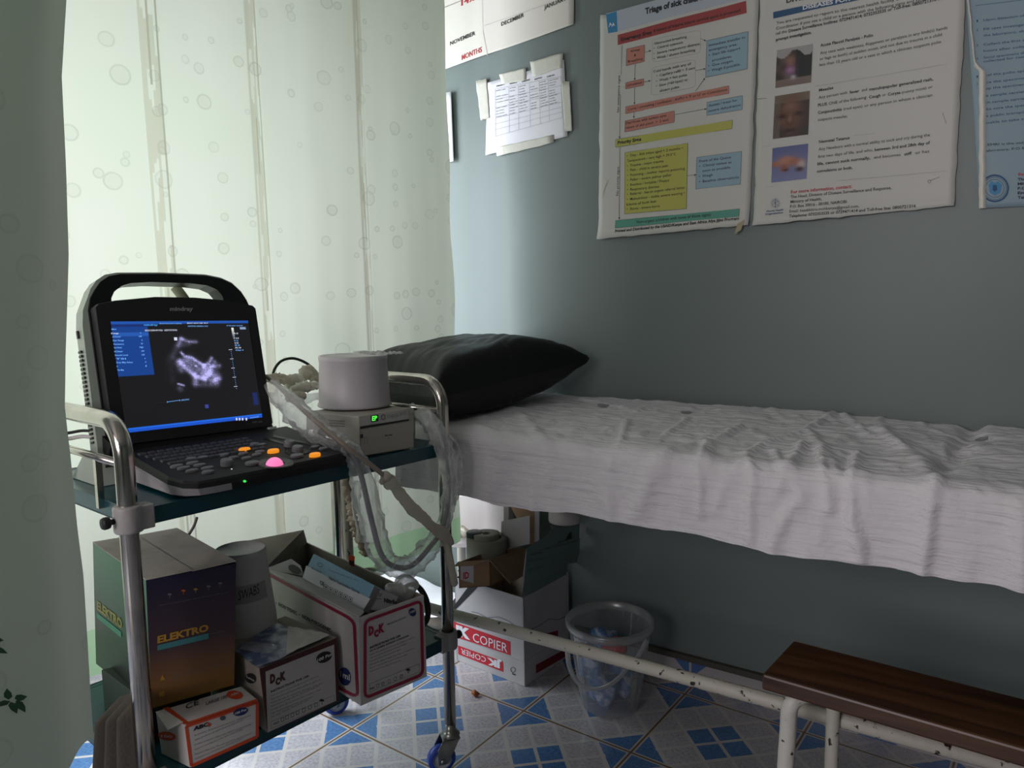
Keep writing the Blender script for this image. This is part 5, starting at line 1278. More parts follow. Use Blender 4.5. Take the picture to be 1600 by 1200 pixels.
# brown carton
def onz(q, z): p = z8(*q); return hz(p[0], p[1], z)
bt = [onz((285, 385), .345), onz((465, 318), .345)]; bl_ = onz((120, 395), .345); bt = [bt[0], bt[1], bt[1]+bl_-bt[0], bl_]
bb = [V((p.x, p.y, .268)) for p in bt]
bc = thing('cardboard_box', 'small brown cardboard box with loose flaps inside the upper paper carton', 'box', tuple(bb[0]))
for i in range(4):
    j = (i+1) % 4; n = (bb[(i+2) % 4]-bb[j]).normalized(); p = [bb[i], bb[j], bt[j], bt[i]]; mb = MB(); mb.hexa(p+[q+n*.003 for q in p], board); mb.build('box_side', bc)
mb = MB(); mb.hexa([q for q in bb]+[q+V((0, 0, .003)) for q in bb], board); mb.build('box_bottom', bc)
mb = MB(); slabq(mb, [bt[0], bt[3], bt[3]+V((.03, -.055, .012)), bt[0]+V((-.02, -.05, -.004))], .002, board); mb.build('box_flap', bc)
mb = MB(); slabq(mb, [bt[0], bt[1], bt[1]+V((.055, -.0, -.045)), bt[0]+V((.055, .02, -.065))], .002, board); mb.build('box_flap', bc)
BFp = plane3(bb[0], bb[3], bt[0]); mb = MB(); ppx(mb, [z8(132, 408), z8(200, 400), z8(200, 505), z8(132, 485)], BFp, cardw, .001); tpx(mb, 'ID', z8(146, 482), z8(176, 478), 10, BFp, redj, .03, .0016); mb.build('box_label', bc)
# paper roll with dark roll beside it
rc = pyl(760, 838, 1.765); rc = V((rc.x, rc.y, .28))
rollm = mat('grey_paper_roll', (.33, .31, .26), .8); dark = mat('dark_green_wrap', (.02, .035, .03), .5)
rt = thing('paper_roll', 'large roll of ultrasound paper standing in the brown box', 'roll', tuple(rc))
ztop = lambda py, y: pyl(760, py, y).z
zt_ = ztop(833, 1.765)
mb = MB(); mb.lathe(rc+V((0, 0, 0)), [(.012, zt_-rc.z), (.030, zt_-rc.z+.001), (.040, zt_-rc.z), (.040, 0), (.012, 0), (.012, zt_-rc.z)], rollm, 48); mb.build('roll_body', rt)
mb = MB(); mb.lathe(rc, [(.043, zt_-rc.z-.012), (.060, zt_-rc.z-.012), (.060, 0), (.043, 0)], rollm, 48, wob=lambda a, z: 1+.06*cos(a+.5)); mb.build('loose_outer_wrap', rt)
mb = MB(); mb.lathe(rc-CX*.042+V((0, .01, 0)), [(0, zt_-rc.z+.002), (.022, zt_-rc.z+.002), (.024, zt_-rc.z), (.024, 0)], dark, 30); tag(mb.build('dark_roll', origin=rc-CX*.042), 'dark green roll tucked left of the paper roll', 'roll')
# white jerrycan-like container behind
def blk(name, label, cat, q, y, depth, m, bev=.008):
    P_ = [pyl(*z8(*a), y) for a in q]; B_ = [p+V((-.0, depth, 0)) for p in P_]; c = sum(P_+B_, V())/8; mb = MB(); mb.hexa(P_+B_, m); o = mb.build(name, origin=c, bevel=bev, orient=True); return tag(o, label, cat)
wcan = mat('white_can_plastic', (.60, .54, .53), .45, var=(6, (.52, .46, .44), .4, .7))
blk('plastic_container', 'large white plastic container standing behind the paper roll', 'container', [(66, 330), (385, 330), (385, 20), (66, 20)], 1.845, .06, wcan, .02)
mb = MB(); cpt = pyl(*z8(405, 200), 1.80); mb.hexa([pyl(*z8(*a), 1.80) for a in ((340, 330), (492, 300), (492, 152), (345, 182))]+[pyl(*z8(*a), 1.803) for a in ((340, 330), (492, 300), (492, 152), (345, 182))], cardw); tag(mb.build('white_sheet', origin=cpt), 'white card sheet leaning in the carton right of the paper roll', 'paper')
blk('cardboard_offcut', 'brown cardboard piece standing behind the paper roll', 'cardboard', [(500, 310), (518, 300), (518, 100), (385, 90)][::1], 1.835, .003, board, 0)
blk('white_offcut', 'thin white strip of card standing upright beside the brown piece', 'cardboard', [(516, 290), (540, 285), (540, 130), (518, 120)], 1.83, .006, cardw, 0)
jc = pyl(*z8(640, 200), 1.80)
jr = thing('white_jar', 'white round jar with dark base under the sheet edge', 'jar', (jc.x, 1.84, jc.z-.02))
mb = MB(); mb.lathe(V((jc.x, 1.84, jc.z)), [(0, 0), (.046, 0), (.048, .004), (.046, .055), (0, .055)], wcan, 40); mb.build('jar_body', jr)
mb = MB(); mb.lathe(V((jc.x-.012, 1.84, jc.z-.05)), [(0, 0), (.030, 0), (.033, .046), (0, .049)], dark, 30); mb.build('jar_base', jr)
tw = film('crumpled_tan_wrap', (.62, .55, .45), .75, .5, .1, 50)
mb = MB(); 
for q, r_ in (((150, 232), .017), ((112, 262), .016)):
    p = pyl(*z8(*q), 1.80); mb.sphere(p, r_, tw, 22, 14, disp=.9, freq=38, sc=(1.3, .8, .9))
tag(mb.build('tan_wrapping', origin=pyl(*z8(110, 250), 1.80)), 'crumpled tan wrapping around the dark roll', 'wrapping')
# waste bin
bc_ = V((-.852, 1.712, 0)); binm = film('clear_bin_plastic', (.62, .62, .62), .20, .2, .30, 8); rimm = film('milky_bin_rim', (.60, .60, .60), .48, .25, .25, 8)
bn = thing('waste_bin', 'clear ribbed plastic bucket with a drooping handle on the floor', 'bin', tuple(bc_))
ribs = lambda a, z: 1+.012*(1 if (a/(2*pi)*26) % 1 < .25 else 0)
mb = MB(); mb.lathe(bc_, [(0, .006), (.072, .004), (.076, .010), (.084, .06), (.093, .12), (.1015, .18), (.106, .222)], binm, 208, wob=ribs); mb.build('bin_body', bn)
mb = MB(); mb.lathe(bc_, [(.106, .222), (.112, .222), (.116, .228), (.1165, .240), (.112, .245), (.107, .243), (.106, .222)], rimm, 60); mb.build('bin_rim', bn)
mb = MB(); Pl_ = Plane(bc_+(CO-bc_).cross(V((0, 0, 1))).cross(V((0, 0, 1)))*0+(V((CO.x-bc_.x, CO.y-bc_.y, 0)).normalized()*.112), V((CO.x-bc_.x, CO.y-bc_.y, 0)))
hp = [z8(*q) for q in ((700, 800), (690, 860), (700, 940), (730, 1005), (780, 1045), (850, 1052), (930, 1020), (1000, 950), (1060, 880), (1105, 800))]
mb.tube(spline([Pl_(*q) for q in hp], 6), .0075, rimm, 12, flat=.5); mb.build('bin_handle', bn)
blue_s = mat('blue_plastic_scrap', (.12, .25, .50), .35, var=(35, (.55, .60, .72), .5, .6)); reds = mat('red_wrapper', (.50, .03, .03), .4)
mb = MB()
for a in ((-.04, -.03, .10, .034), (-.02, .02, .16, .036), (-.05, .01, .13, .03), (.0, -.04, .07, .036), (.02, .02, .06, .036), (-.01, -.01, .035, .034)): mb.sphere(bc_+V(a[:3]), a[3], blue_s, 16, 10, disp=.9, freq=28)
tag(mb.build('plastic_waste', origin=bc_+V((0, 0, .1))), 'blue and white plastic scraps inside the clear bucket', 'rubbish')
mb = MB(); mb.sphere(bc_+V((.015, -.01, .165)), .026, reds, 14, 10, disp=.9, freq=30, sc=(1, 1, .8)); tag(mb.build('red_wrapper', origin=bc_+V((.015, -.01, .165))), 'red wrapper on top of the scraps in the bucket', 'rubbish')
mb = MB(); cp = hz(743, 1083, .008); mb.sphere(cp, .011, mat('rusty_orange_crumb', (.35, .10, .02), .7), 10, 8, disp=.8, freq=90, sc=(1, .8, .8)); tag(mb.build('floor_crumb', origin=cp), 'small rusty orange crumb on the floor tiles', 'debris')
# sacking by the wall beyond the couch head
sk = mat('brown_sacking', (.30, .25, .20), .9, bump=(120, .8)); 
mb = MB(); 
for x, r_ in ((-1.62, .07), (-1.72, .08), (-1.53, .055)): mb.sphere(V((x, 1.82, .055)), r_, sk, 26, 16, disp=.35, freq=14, sc=(1.2, .9, .78))
tag(mb.build('brown_sack', origin=V((-1.62, 1.82, 0))), 'rumpled brown sack on the floor beyond the curtain hem', 'sack')
mb = MB(); mb.grid(lambda a, b_: V((-1.80+.34*a, 1.74+.14*b_, .128+.012*noise.noise(V((a*5, b_*4, 0)))+.012*sin(a*6)-.03*(1-b_)**2)), 24, 12, paper_white); tag(mb.build('folded_white_cloth', origin=V((-1.63, 1.81, .13))), 'pale folded cloth on the brown sack', 'cloth')

# ================================================================ WALL PAPERS
def wave(p):   # how far the paper stands off the wall
    return .0025+.0018*sin(p.x*21+p.z*3)+.0015*noise.noise(V((p.x*9, p.z*7, 2)))
def mkwarp(bottom=None, amp=.018):
    def f(p):
        off = WY-p.y; e = 0
        if bottom is not None: e = amp*max(0, 1-(p.z-bottom)/.06)**2
        return V((p.x, WY-off-wave(p)-.002-e, p.z))
    return f
def paper_sheet(parent, q, m, wp, nu=30, nv=40, name='sheet', ragged=0):
    P_ = [WALL(*a) for a in q]; mb = MB()
    def fn(a, b_):
        aa = a; p = (P_[0]*(1-aa)+P_[1]*aa)*(1-b_)+(P_[3]*(1-aa)+P_[2]*aa)*b_
        if ragged:
            p = p+V((ragged*noise.noise(V((b_*14, 0, q[0][0]))) if a in (0, 1) else 0, 0, ragged*noise.noise(V((a*14, 3, q[0][1]))) if b_ in (0, 1) else 0))
        return wp(p)
    mb.grid(fn, nu, nv, m); return mb.build(name, parent, solid=.0004)
# --- triage poster
def p1(X, Y): return (930+X/6, Y/6)
def p1b(X, Y): return (930+X/6, 180+Y/6)
wp1 = mkwarp(WALL(1050, 365).z, .012)
c_ = WALL(1060, 200)
po = thing('wall_poster', 'worn flow-chart poster with red, pink, yellow and blue boxes on the wall', 'poster', tuple(c_))
paper_sheet(po, [(939, 24), (1188, -22), (1171, 352), (937, 374)], paper, wp1, ragged=.003)
salm = mat('salmon_print', (.55, .22, .17), .55); redb = mat('brick_red_print', (.36, .055, .055), .55); skyb = mat('sky_blue_print', (.30, .44, .52), .55); yel = mat('yellow_print', (.50, .48, .10), .55); grn = mat('sea_green_print', (.10, .34, .26), .55); palep = mat('pale_blue_print', (.48, .52, .60), .55); bright = mat('cyan_print', (.04, .24, .46), .5)
def W_(mb, s_, a, b_, h, m, bold=0, cv=None, sh=0, off=.0012, wp=None): tpx(mb, s_, a, b_, h, WALL, m, bold, off, sh, wp)
mb = MB(); K1 = dict(pl=WALL, off=.0007, warp=wp1)
ppx(mb, [p1(105, 130), p1(1520, -240), p1(1520, -40), p1(215, 295)], sub=14, m=palep, **K1)
ppx(mb, [p1(106, 138), p1(205, 108), p1(213, 298), p1(127, 315)], WALL, bright, .0010, wp1, 3)
ppx(mb, [p1(215, 330), p1(1418, 12), p1(1424, 125), p1(216, 424)], WALL, redb, .0010, wp1, 12)
for q, m_ in (([p1(298, 462), p1(467, 424), p1(465, 580), p1(294, 620)], salm), ([p1(290, 778), p1(461, 740), p1(460, 803), p1(289, 838)], salm), ([p1(290, 1002), p1(1256, 806), p1(1256, 878), p1(288, 1068)], salm), ([p1(284, 1136), p1(750, 1042), p1(748, 1150), p1(280, 1240)], salm),
              ([p1(1050, 385), p1(1438, 298), p1(1428, 648), p1(1040, 728)], skyb), ([p1(1053, 962), p1(1384, 898), p1(1380, 1028), p1(1050, 1085)], skyb), ([p1b(958, 398), p1b(1375, 340), p1b(1363, 648), p1b(950, 695)], skyb),
              ([p1b(195, 230), p1b(1290, 48), p1b(1286, 128), p1b(196, 302)], yel), ([p1b(282, 352), p1b(875, 265), p1b(862, 878), p1b(280, 926)], yel), ([p1b(200, 988), p1b(1356, 878), p1b(1354, 950), p1b(200, 1060)], grn)):
    ppx(mb, q, WALL, m_, .0009, wp1, 10)
    outline(mb, q, .45, WALL, ink_grey, .0012, wp1)
mb.build('chart_boxes', po)
mb = MB()
outline(mb, roundq([p1(540, 375), p1(995, 285), p1(990, 500), p1(545, 590)], .12), .4, WALL, ink_grey, .001, wp1, dash=1.6)
outline(mb, roundq([p1(540, 640), p1(945, 560), p1(945, 820), p1(530, 900)], .12), .4, WALL, ink_grey, .001, wp1, dash=1.6)
def arrow(a, b_, w_=.55):
    lpx(mb, a, b_, w_, WALL, ink, .0011, wp1); l = sqrt((b_[0]-a[0])**2+(b_[1]-a[1])**2); d = ((b_[0]-a[0])/l, (b_[1]-a[1])/l)
    mb.poly([wp1(WALL(b_[0]-d[0]*3+s_*d[1]*1.5, b_[1]-d[1]*3-s_*d[0]*1.5, .0011)) for s_ in (1, -1)]+[wp1(WALL(*b_, .0011))], ink)
for a, b_ in ((p1(470, 495), p1(530, 478)), (p1(380, 605), p1(375, 755)), (p1(465, 772), p1(525, 760)), (p1(375, 825), p1(372, 980)), (p1(368, 1055), p1(366, 1110)), (p1(995, 365), p1(1045, 388)), (p1(945, 665), p1(1040, 648)), (p1(945, 860), p1(1035, 735)), (p1(755, 1078), p1(1050, 1023)),
              (p1(255, 425), p1b(232, 220)), (p1b(236, 300), p1b(232, 978)), (p1b(868, 570), p1b(955, 560))): arrow(a, b_)
mb.build('chart_arrows', po)
mb = MB()
def w1(s_, a, b_, h, bold=0, m=ink): W_(mb, s_, a, b_, h, m, bold, wp=wp1)
w1('Triage of sick children', p1(475, 137), p1(1045, -8), 9, .045)
mb.build('poster_title', po); mb = MB()
w1('Emergency Signs', p1(245, 390), p1(535, 322), 5.6, .04); w1('If history of trauma ensure cervical spine is protected', p1(555, 308), p1(1362, 112), 4.6, .02)
mb.build('title_lettering', po); mb = MB()
for s_, a, b_ in (('Airway', (335, 495), (425, 475)), ('&', (368, 532), (388, 528)), ('Breathing', (312, 592), (450, 562)), ('Obstructed breathing', (558, 425), (865, 360)), ('•  Central cyanosis', (555, 470), (830, 412)), ('•  Severe respiratory distress', (555, 520), (985, 425)), ('•  Weak / absent breathing', (555, 565), (945, 483)),
                  ('Cold hands with any of', (552, 688), (905, 612)), ('•  Capillary refill > 3 secs', (580, 728), (942, 650)), ('•  Weak + fast pulse', (578, 775), (868, 715)), ('•  Slow (<60 bpm) or', (578, 822), (875, 760)), ('absent pulse', (612, 868), (795, 828)),
                  ('Circulation', (300, 815), (445, 785)), ('Immediate transfer to', (1070, 440), (1412, 362)), ('emergency area:', (1070, 485), (1335, 428)), ('•  Start life support', (1068, 532), (1365, 465)), ('procedures,', (1102, 580), (1285, 540)), ('•  Give oxygen,', (1066, 632), (1300, 582)), ('•  Weigh if possible.', (1064, 680), (1365, 615)),
                  ('Coma / convulsing / confusion : AVPU = \'P or U\' or Convulsions', (308, 1040), (1242, 852)), ('Assess / treat for', (1068, 1005), (1335, 950)), ('severe dehydration', (1066, 1055), (1368, 995)), ('Diarrhoea with sunken eyes', (290, 1168), (675, 1095)), ('return of skin pinch  >  2 secs', (290, 1212), (695, 1135))):
    w1(s_, p1(*a), p1(*b_), 4.0, .006)
    if s_ in ('Breathing', '•  Weak / absent breathing', 'absent pulse', 'Circulation', '•  Weigh if possible.', 'severe dehydration', 'return of skin pinch  >  2 secs') or s_.startswith('Coma'): mb.build('box_lettering', po); mb = MB()
mb = MB()
w1('Priority Signs', p1b(215, 275), p1b(437, 240), 5.2, .04)
mb.build('priority_heading', po); mb = MB()
for s_, a, b_ in (('•  Tiny - Sick infant aged < 2 months •', (300, 395), (828, 322)), ('Temperature - very high > 39.5°C', (302, 442), (765, 378)), ('•  Trauma - major trauma', (302, 488), (648, 442)), ('•  Pain - child in severe pain', (302, 530), (690, 485)), ('•  Poisoning - mother reports poisoning', (302, 577), (848, 512)), ('•  Pallor - severe palmar pallor', (302, 622), (722, 572)), ('•  Restless / Irritable / Floppy', (302, 668), (700, 622)), ('•  Respiratory distress', (302, 712), (605, 680)),
                  ('•  Referral - has an urgent referral letter', (302, 755), (848, 690)), ('•  Malnutrition - visible severe wasting •', (302, 802), (845, 742)), ('Edema of both feet', (300, 850), (578, 818)), ('•  Burns - severe burns', (302, 892), (612, 862)),
                  ('Front of the Queue', (982, 447), (1278, 405)), ('•  Clinical review as', (982, 492), (1282, 452)), ('soon as possible', (1012, 535), (1270, 500)), ('•  Weigh', (980, 588), (1106, 572)), ('•  Baseline observations', (980, 637), (1350, 592))):
    w1(s_, p1b(*a), p1b(*b_), 4.0, .006)
    if s_ in ('•  Burns - severe burns', '•  Baseline observations'): mb.build('box_lettering', po); mb = MB()
w1('Non-urgent (children with none of these signs)', p1b(395, 1015), p1b(1092, 945), 4.4, .012); mb.build('box_lettering', po); mb = MB(); w1('Printed and Distributed by the USAID/Kenya and East Africa Afya Jijini Program', p1b(203, 1100), p1b(1355, 980), 4.2, .03)
mb.build('publisher_line', po)
mb = MB()
def vtext(s_, a, b_, h):
    A = WALL(*a, .0012); B = WALL(*b_, .0012); letter(mb, s_, A, B, WALL(a[0]-h, a[1], .0012)-A, ink, 0, 0, wp1)
vtext('No emergency signs', p1(228, 1055), p1(238, 710), 3.4); vtext('No priority signs', p1b(222, 755), p1b(226, 485), 3.4); mb.build('margin_lettering', po)
mb = MB(); W_(mb, 'A', p1(130, 258), p1(160, 235), 5, paper_white, .04, wp=wp1); W_(mb, 'A', p1(158, 255), p1(188, 240), 5, paper_white, .04, wp=wp1); mb.build('corner_emblem', po)
mb = MB(); tornm = mat('torn_tan_paper', (.42, .36, .24), .7); mb.poly([wp1(WALL(*q, .0016)) for q in (p1b(1345, 1020), p1b(1412, 975), p1b(1385, 1080), p1b(1330, 1118))], tornm); mb.poly([wp1(WALL(*q, .0016)) for q in (p1b(78, 612), p1b(122, 618), p1b(92, 700), p1b(75, 790))], tape); mb.build('torn_corner', po)
# --- disease poster
def p2(X, Y): return (1170+X/4.571, Y/4.571)
def p2b(X, Y): return (1170+X/4.571, 180+Y/4.571)
wp2 = mkwarp(WALL(1330, 345).z, .014)
pd = thing('wall_poster', 'worn disease notice poster with three small photographs on the wall', 'poster', tuple(WALL(1340, 160)))
paper_sheet(pd, [(1189, -20), (1513, -70), (1491, 322), (1178, 353)], paper, wp2, ragged=.003)
mb = MB(); band = mat('dark_blue_print', (.018, .085, .19), .5); ppx(mb, [p2(178, 90), p2(760, -28), p2(760, 8), p2(178, 137)], WALL, band, .0010, wp2, 10); ppx(mb, [p2(760, -28), p2(1420, -165), p2(1420, -125), p2(760, 8)], WALL, band, .0010, wp2, 10)
mb.build('title_band', pd)
mb = MB()
def w2(s_, a, b_, h, bold=0, m=ink): W_(mb, s_, a, b_, h, m, bold, wp=wp2, off=.0014)
w2('DISEASES FOR IMMEDIATE REPORTING', p2(390, 75), p2(1380, -130), 6.2, .03, paper_white); w2('DIVISION OF DISEASE SURVEILLANCE', p2(272, 26), p2(1300, -170), 7.0, .03)
for s_, a, b_, bo in (('You are requested to report to the nearest health facility or disease surveillance', (200, 178), (1420, -62), .0), ('Coordinator if you see a child or a person with the following signs and symptoms or', (198, 217), (1400, -22), .0), ('call the', (195, 253), (275, 237), 0), ('Disease Surveillance hotlines: 0729471414; 0732353535 or Toll-free: 0800721316 for', (288, 236), (1395, 0), .018), ('prompt investigation.', (197, 297), (452, 245), .025)):
    w2(s_, p2(*a), p2(*b_), 4.6, bo)
mb.build('notice_lettering', pd)
for nm, rows in (('polio_lettering', (('Acute Flaccid Paralysis - Polio', p2(515, 338), p2(888, 262), .03), ('Any case with weakness, floppiness or paralysis in any limb(s) hands', p2(512, 393), p2(1420, 212), 0), ('or legs or both) of sudden onset, and not due to trauma in a child', p2(510, 435), p2(1380, 262), 0), ('less than 15 years old or a case in which a clinician suspects polio', p2(508, 477), p2(1375, 312), 0))),
                 ('measles_lettering', (('Measles', p2(505, 658), p2(606, 638), .03), ('Any person with', p2(503, 710), p2(705, 672), 0), ('fever', p2(722, 672), p2(790, 660), .03), ('and', p2(808, 656), p2(846, 649), 0), ('maculopapular generalized rash,', p2(862, 650), p2(1318, 578), .03), ('PLUS', p2(498, 765), p2(562, 755), .03), ('ONE of the following:', p2(575, 752), p2(845, 705), 0), ('Cough', p2(860, 706), p2(942, 692), .03), ('or', p2(955, 690), p2(980, 686), 0), ('Coryza', p2(995, 686), p2(1085, 672), .03), ('(runny nose) or', p2(1095, 672), p2(1315, 632), 0), ('Conjunctivitis', p2(498, 818), p2(666, 792), .03), ('(red eyes) or any person in whom a clinician', p2(680, 790), p2(1312, 692), 0), ('suspects measles.', p2(498, 868), p2(708, 840), 0))),
                 ('tetanus_lettering', (('Neonatal Tetanus', p2b(505, 202), p2b(722, 172), .03), ('Any Newborn with a normal ability to suck and cry during the', p2b(502, 255), p2b(1295, 152), 0), ('first two days of life, and who,', p2b(498, 308), p2b(888, 258), 0), ('between 3rd and 28th day of', p2b(900, 258), p2b(1295, 208), .03), ('life, cannot suck normally,', p2b(494, 360), p2b(868, 315), .03), ('and becomes', p2b(895, 312), p2b(1085, 292), 0), ('stiff', p2b(1112, 290), p2b(1165, 282), .03), ('or has', p2b(1190, 280), p2b(1290, 268), 0), ('convulsions or both.', p2b(490, 412), p2b(742, 385), .03))),
                 ('contact_lettering', (('For more information, contact:', p2b(305, 562), p2b(738, 520), 'r'), ('The Head, Division of Disease Surveillance and Response,', p2b(302, 595), p2b(1020, 528), .015), ('Ministry of Health,', p2b(302, 630), p2b(525, 608), .02), ('P.O. Box 30016 - 00100, NAIROBI.', p2b(300, 664), p2b(708, 628), .02), ('Email: headddsru.mohkenya@gmail.com,', p2b(297, 698), p2b(792, 660), .005), ('Telephone: 0732353535 or 0729471414 and Toll-free line: 0800721316', p2b(296, 733), p2b(1195, 660), .025)))):
    mb = MB()
    for s_, a, b_, bo in rows: w2(s_, a, b_, 5.2 if bo == 'r' else 4.5, .015 if bo == 'r' else bo*.6, ink_red if bo == 'r' else ink)
    mb.build(nm, pd)
photo_m = bpy.data.materials.new('printed_photo'); photo_m.use_nodes = True; nt, N, L = nodes(photo_m); b = nt.nodes['Principled BSDF']; at = N('Attribute', attribute_name='pic'); L(at.outputs['Color'], b.inputs['Base Color']); b.inputs['Roughness'].default_value = .5
def photo(name, q, fn, label, n=34):
    mb = MB(); P_ = [WALL(*a, .0012) for a in q]
    mb.grid(lambda a, b_: wp2((P_[0]*(1-a)+P_[1]*a)*(1-b_)+(P_[3]*(1-a)+P_[2]*a)*b_), n, n, photo_m)
    o = mb.build(name, pd); ca = o.data.color_attributes.new('pic', 'FLOAT_COLOR', 'POINT')
    cols = []
    for j in range(n+1):
        for i in range(n+1): cols += list(lin([max(0, min(255, c)) for c in fn(i/n, j/n)]))+[1]
    ca.data.foreach_set('color', cols); o['label'] = label
def g2(x, y, cx, cy, rx, ry): return math.exp(-(((x-cx)/rx)**2+((y-cy)/ry)**2))
def ph1(x, y):
    n = noise.noise(V((x*5, y*5, 1)))*45; bgc = (70+n, 55+n, 50+n)
    if y > .82: bgc = (125, 105, 95)
    if x > .55 and y < .8+.0*x: bgc = (22, 20, 24)
    if y < .16+.1*sin(x*9): bgc = (165, 160, 160)
    k = g2(x, y, .40, .35, .14, .16); c = [bgc[i]*(1-k)+(150, 100, 85)[i]*k for i in range(3)]
    k = g2(x, y, .40, .58, .16, .12); c = [c[i]*(1-k)+(170, 120, 165)[i]*k for i in range(3)]
    k = g2(x, y, .5, .78, .10, .06); return [c[i]*(1-k)+(195, 185, 195)[i]*k for i in range(3)]
def ph2(x, y):
    c = (28, 24, 24) if x > .2 else (95, 90, 85)
    if y < .18: c = (120, 110, 95)
    k = min(1, 1.3*g2(x, y, .48, .5, .42, .5)); sk_ = (104, 66, 48); c = [c[i]*(1-k)+sk_[i]*k for i in range(3)]
    for cx, cy, rx, ry, am in ((.25, .50, .11, .045, 62), (.72, .48, .11, .045, 62), (.46, .70, .09, .05, 30), (.48, .86, .17, .05, 52)):
        k = g2(x, y, cx, cy, rx, ry); c = [v-am*k for v in c]
    for cx, cy, rx, ry, am in ((.47, .60, .05, .12, 35), (.45, .28, .25, .12, 28), (.48, .90, .12, .03, 25), (.22, .66, .1, .08, 16)):
        k = g2(x, y, cx, cy, rx, ry); c = [v+am*k for v in c]
    return c
def ph3(x, y):
    c = [92+30*y, 98+30*y, 150+20*y]
    for cx, cy, rx, ry, col, am in ((.12, .48, .18, .07, (170, 100, 80), 1.4), (.42, .42, .22, .13, (185, 125, 105), 1.6), (.36, .62, .10, .10, (150, 85, 65), 1.3), (.68, .48, .18, .10, (165, 100, 80), 1.4), (.84, .58, .12, .14, (190, 165, 160), 1.2), (.80, .70, .10, .06, (40, 25, 28), 1.1), (.40, .68, .08, .03, (60, 30, 30), 1)):
        k = min(1, am*g2(x, y, cx, cy, rx, ry)); c = [c[i]*(1-k)+col[i]*k for i in range(3)]
    return c
photo('printed_photo', [p2(205, 362), p2(460, 318), p2(448, 592), p2(193, 632)], ph1, 'photograph of a seated child on the poster')
photo('printed_photo', [p2(190, 690), p2(440, 652), p2b(428, 140), p2b(175, 172)], ph2, 'close-up photograph of a face on the poster')
photo('printed_photo', [p2b(173, 238), p2b(428, 205), p2b(415, 455), p2b(163, 483)], ph3, 'photograph of a newborn held out against a blue backdrop')
mb = MB()
for r_ in (7.6, 5.4): outline(mb, [p2b(192+r_*4.571*.95*cos(a), 630+r_*4.571*sin(a)) for a in [2*pi*k/22 for k in range(22)]], .55, WALL, ink_blue, .0012, wp2, dash=(0 if r_ < 6 else 1.7))
lpx(mb, p2b(192, 598), p2b(192, 660), .7, WALL, ink_blue, .0013, wp2); lpx(mb, p2b(172, 640), p2b(212, 612), .5, WALL, ink_blue, .0013, wp2); lpx(mb, p2b(176, 615), p2b(210, 645), .5, WALL, ink_blue, .0013, wp2)
W_(mb, 'World Health', p2b(128, 695), p2b(252, 682), 3, ink_blue, .02, wp=wp2); W_(mb, 'Organization', p2b(122, 715), p2b(250, 702), 3, ink_blue, .02, wp=wp2); mb.build('health_emblem', pd)
mb = MB(); lpx(mb, p2(60, 710), p2(130, 703), .5, WALL, soft_black, .0012, wp2); lpx(mb, p2(470, 622), p2(1420, 462), .2, WALL, ink_grey, .001, wp2); lpx(mb, p2b(120, 515), p2b(1420, 400), .25, WALL, pale, .001, wp2); lpx(mb, p2b(100, 225), p2b(900, 130), .22, WALL, pale, .001, wp2); mb.build('paper_crease', pd)
mb = MB(); outline(mb, [p2b(*q) for q in ell((1290, 475), 10, 12, 8)], .7, WALL, pale, .0012, wp2); lpx(mb, p2b(1300, 468), p2b(1365, 442), .6, WALL, pale, .0012, wp2); lpx(mb, p2(1385, 810), p2(1412, 885), .6, WALL, pale, .0012, wp2); mb.build('pen_mark', pd)
# --- third notice, blue, torn edge
def p3_(X, Y): return (1500+X/3.53, Y/3.53)
wp3 = mkwarp(None)
pt3 = thing('wall_poster', 'pale blue notice with torn, curling left edge cut by the right of the frame', 'poster', tuple(WALL(1590, 160)))
bluep = mat('pale_blue_notice', (.27, .37, .43), .5)
paper_sheet(pt3, [(1508, -30), (1700, -55), (1700, 318), (1531, 326)], bluep, wp3, ragged=.0)
mb = MB()
def crl(a, b_):
    y = -30+356*b_; xe = 1508+14*min(1, b_/.38)+(8 if b_ > .38 else 0)+1.5*noise.noise(V((b_*20, 0, 0)))
    p = WALL(xe+(4.5 if b_ < .38 else 11)*a, y); ang = pi*a
    return wp3(p)+V((0, -.006*sin(ang)-.001, 0))
mb.grid(crl, 8, 50, paper_cream); mb.build('curled_edge', pt3)
mb = MB()
def w3(s_, a, b_, h=3.6, bold=0, m=ink_blue): W_(mb, s_, p3_(*a), p3_(*b_), h, m, bold, wp=wp3)
for n_, s_, y in (('1', 'Upon detection of a case inform the', 118), ('2', 'Fill case investigation form and send', 168), ('', 'the laboratory, sheet and copy', 205), ('3', 'Collect the first stool specimen', 253), ('', 'hours after collection of first', 290), ('4', 'Stool specimens should be', 325), ('', 'collected for cases within', 347), ('1', 'Label the polio specimen', 425), ('2', 'Place the specimen in the', 465), ('', 'Keep the specimen in a cool', 500), ('', 'Use sample carriers with ice', 540), ('', 'Such sample carriers should', 578), ('', 'Make sure the specimen is', 615), ('', 'Use public transport, courier', 652), ('', 'If unable to take specimen', 690)):
    if n_: w3(n_, (92, y+8), (100, y+6))
    w3(s_, ((130 if y < 370 else 108), y+(2 if n_ else 0)), (130+len(s_)*13, y-10-len(s_)*1.2))
mb.build('notice_lettering', pt3)
mb = MB(); w3('KEMRI is the only virology', (133, 808), (480, 785), m=ink); w3('Laboratory, P.O Box 54840', (133, 840), (480, 815), m=ink); w3('For more', (322, 970), (440, 962), 4, .03, ink_red)
for k, s_ in enumerate(('The Head', 'Ministry', 'P.O. Box', 'Email:', 'Telephone')): w3(s_, (318, 997+k*25), (318+len(s_)*14, 992+k*25), 4, .03, ink)
mb.build('contact_lettering', pt3)
mb = MB(); sc_ = (192, 1040)
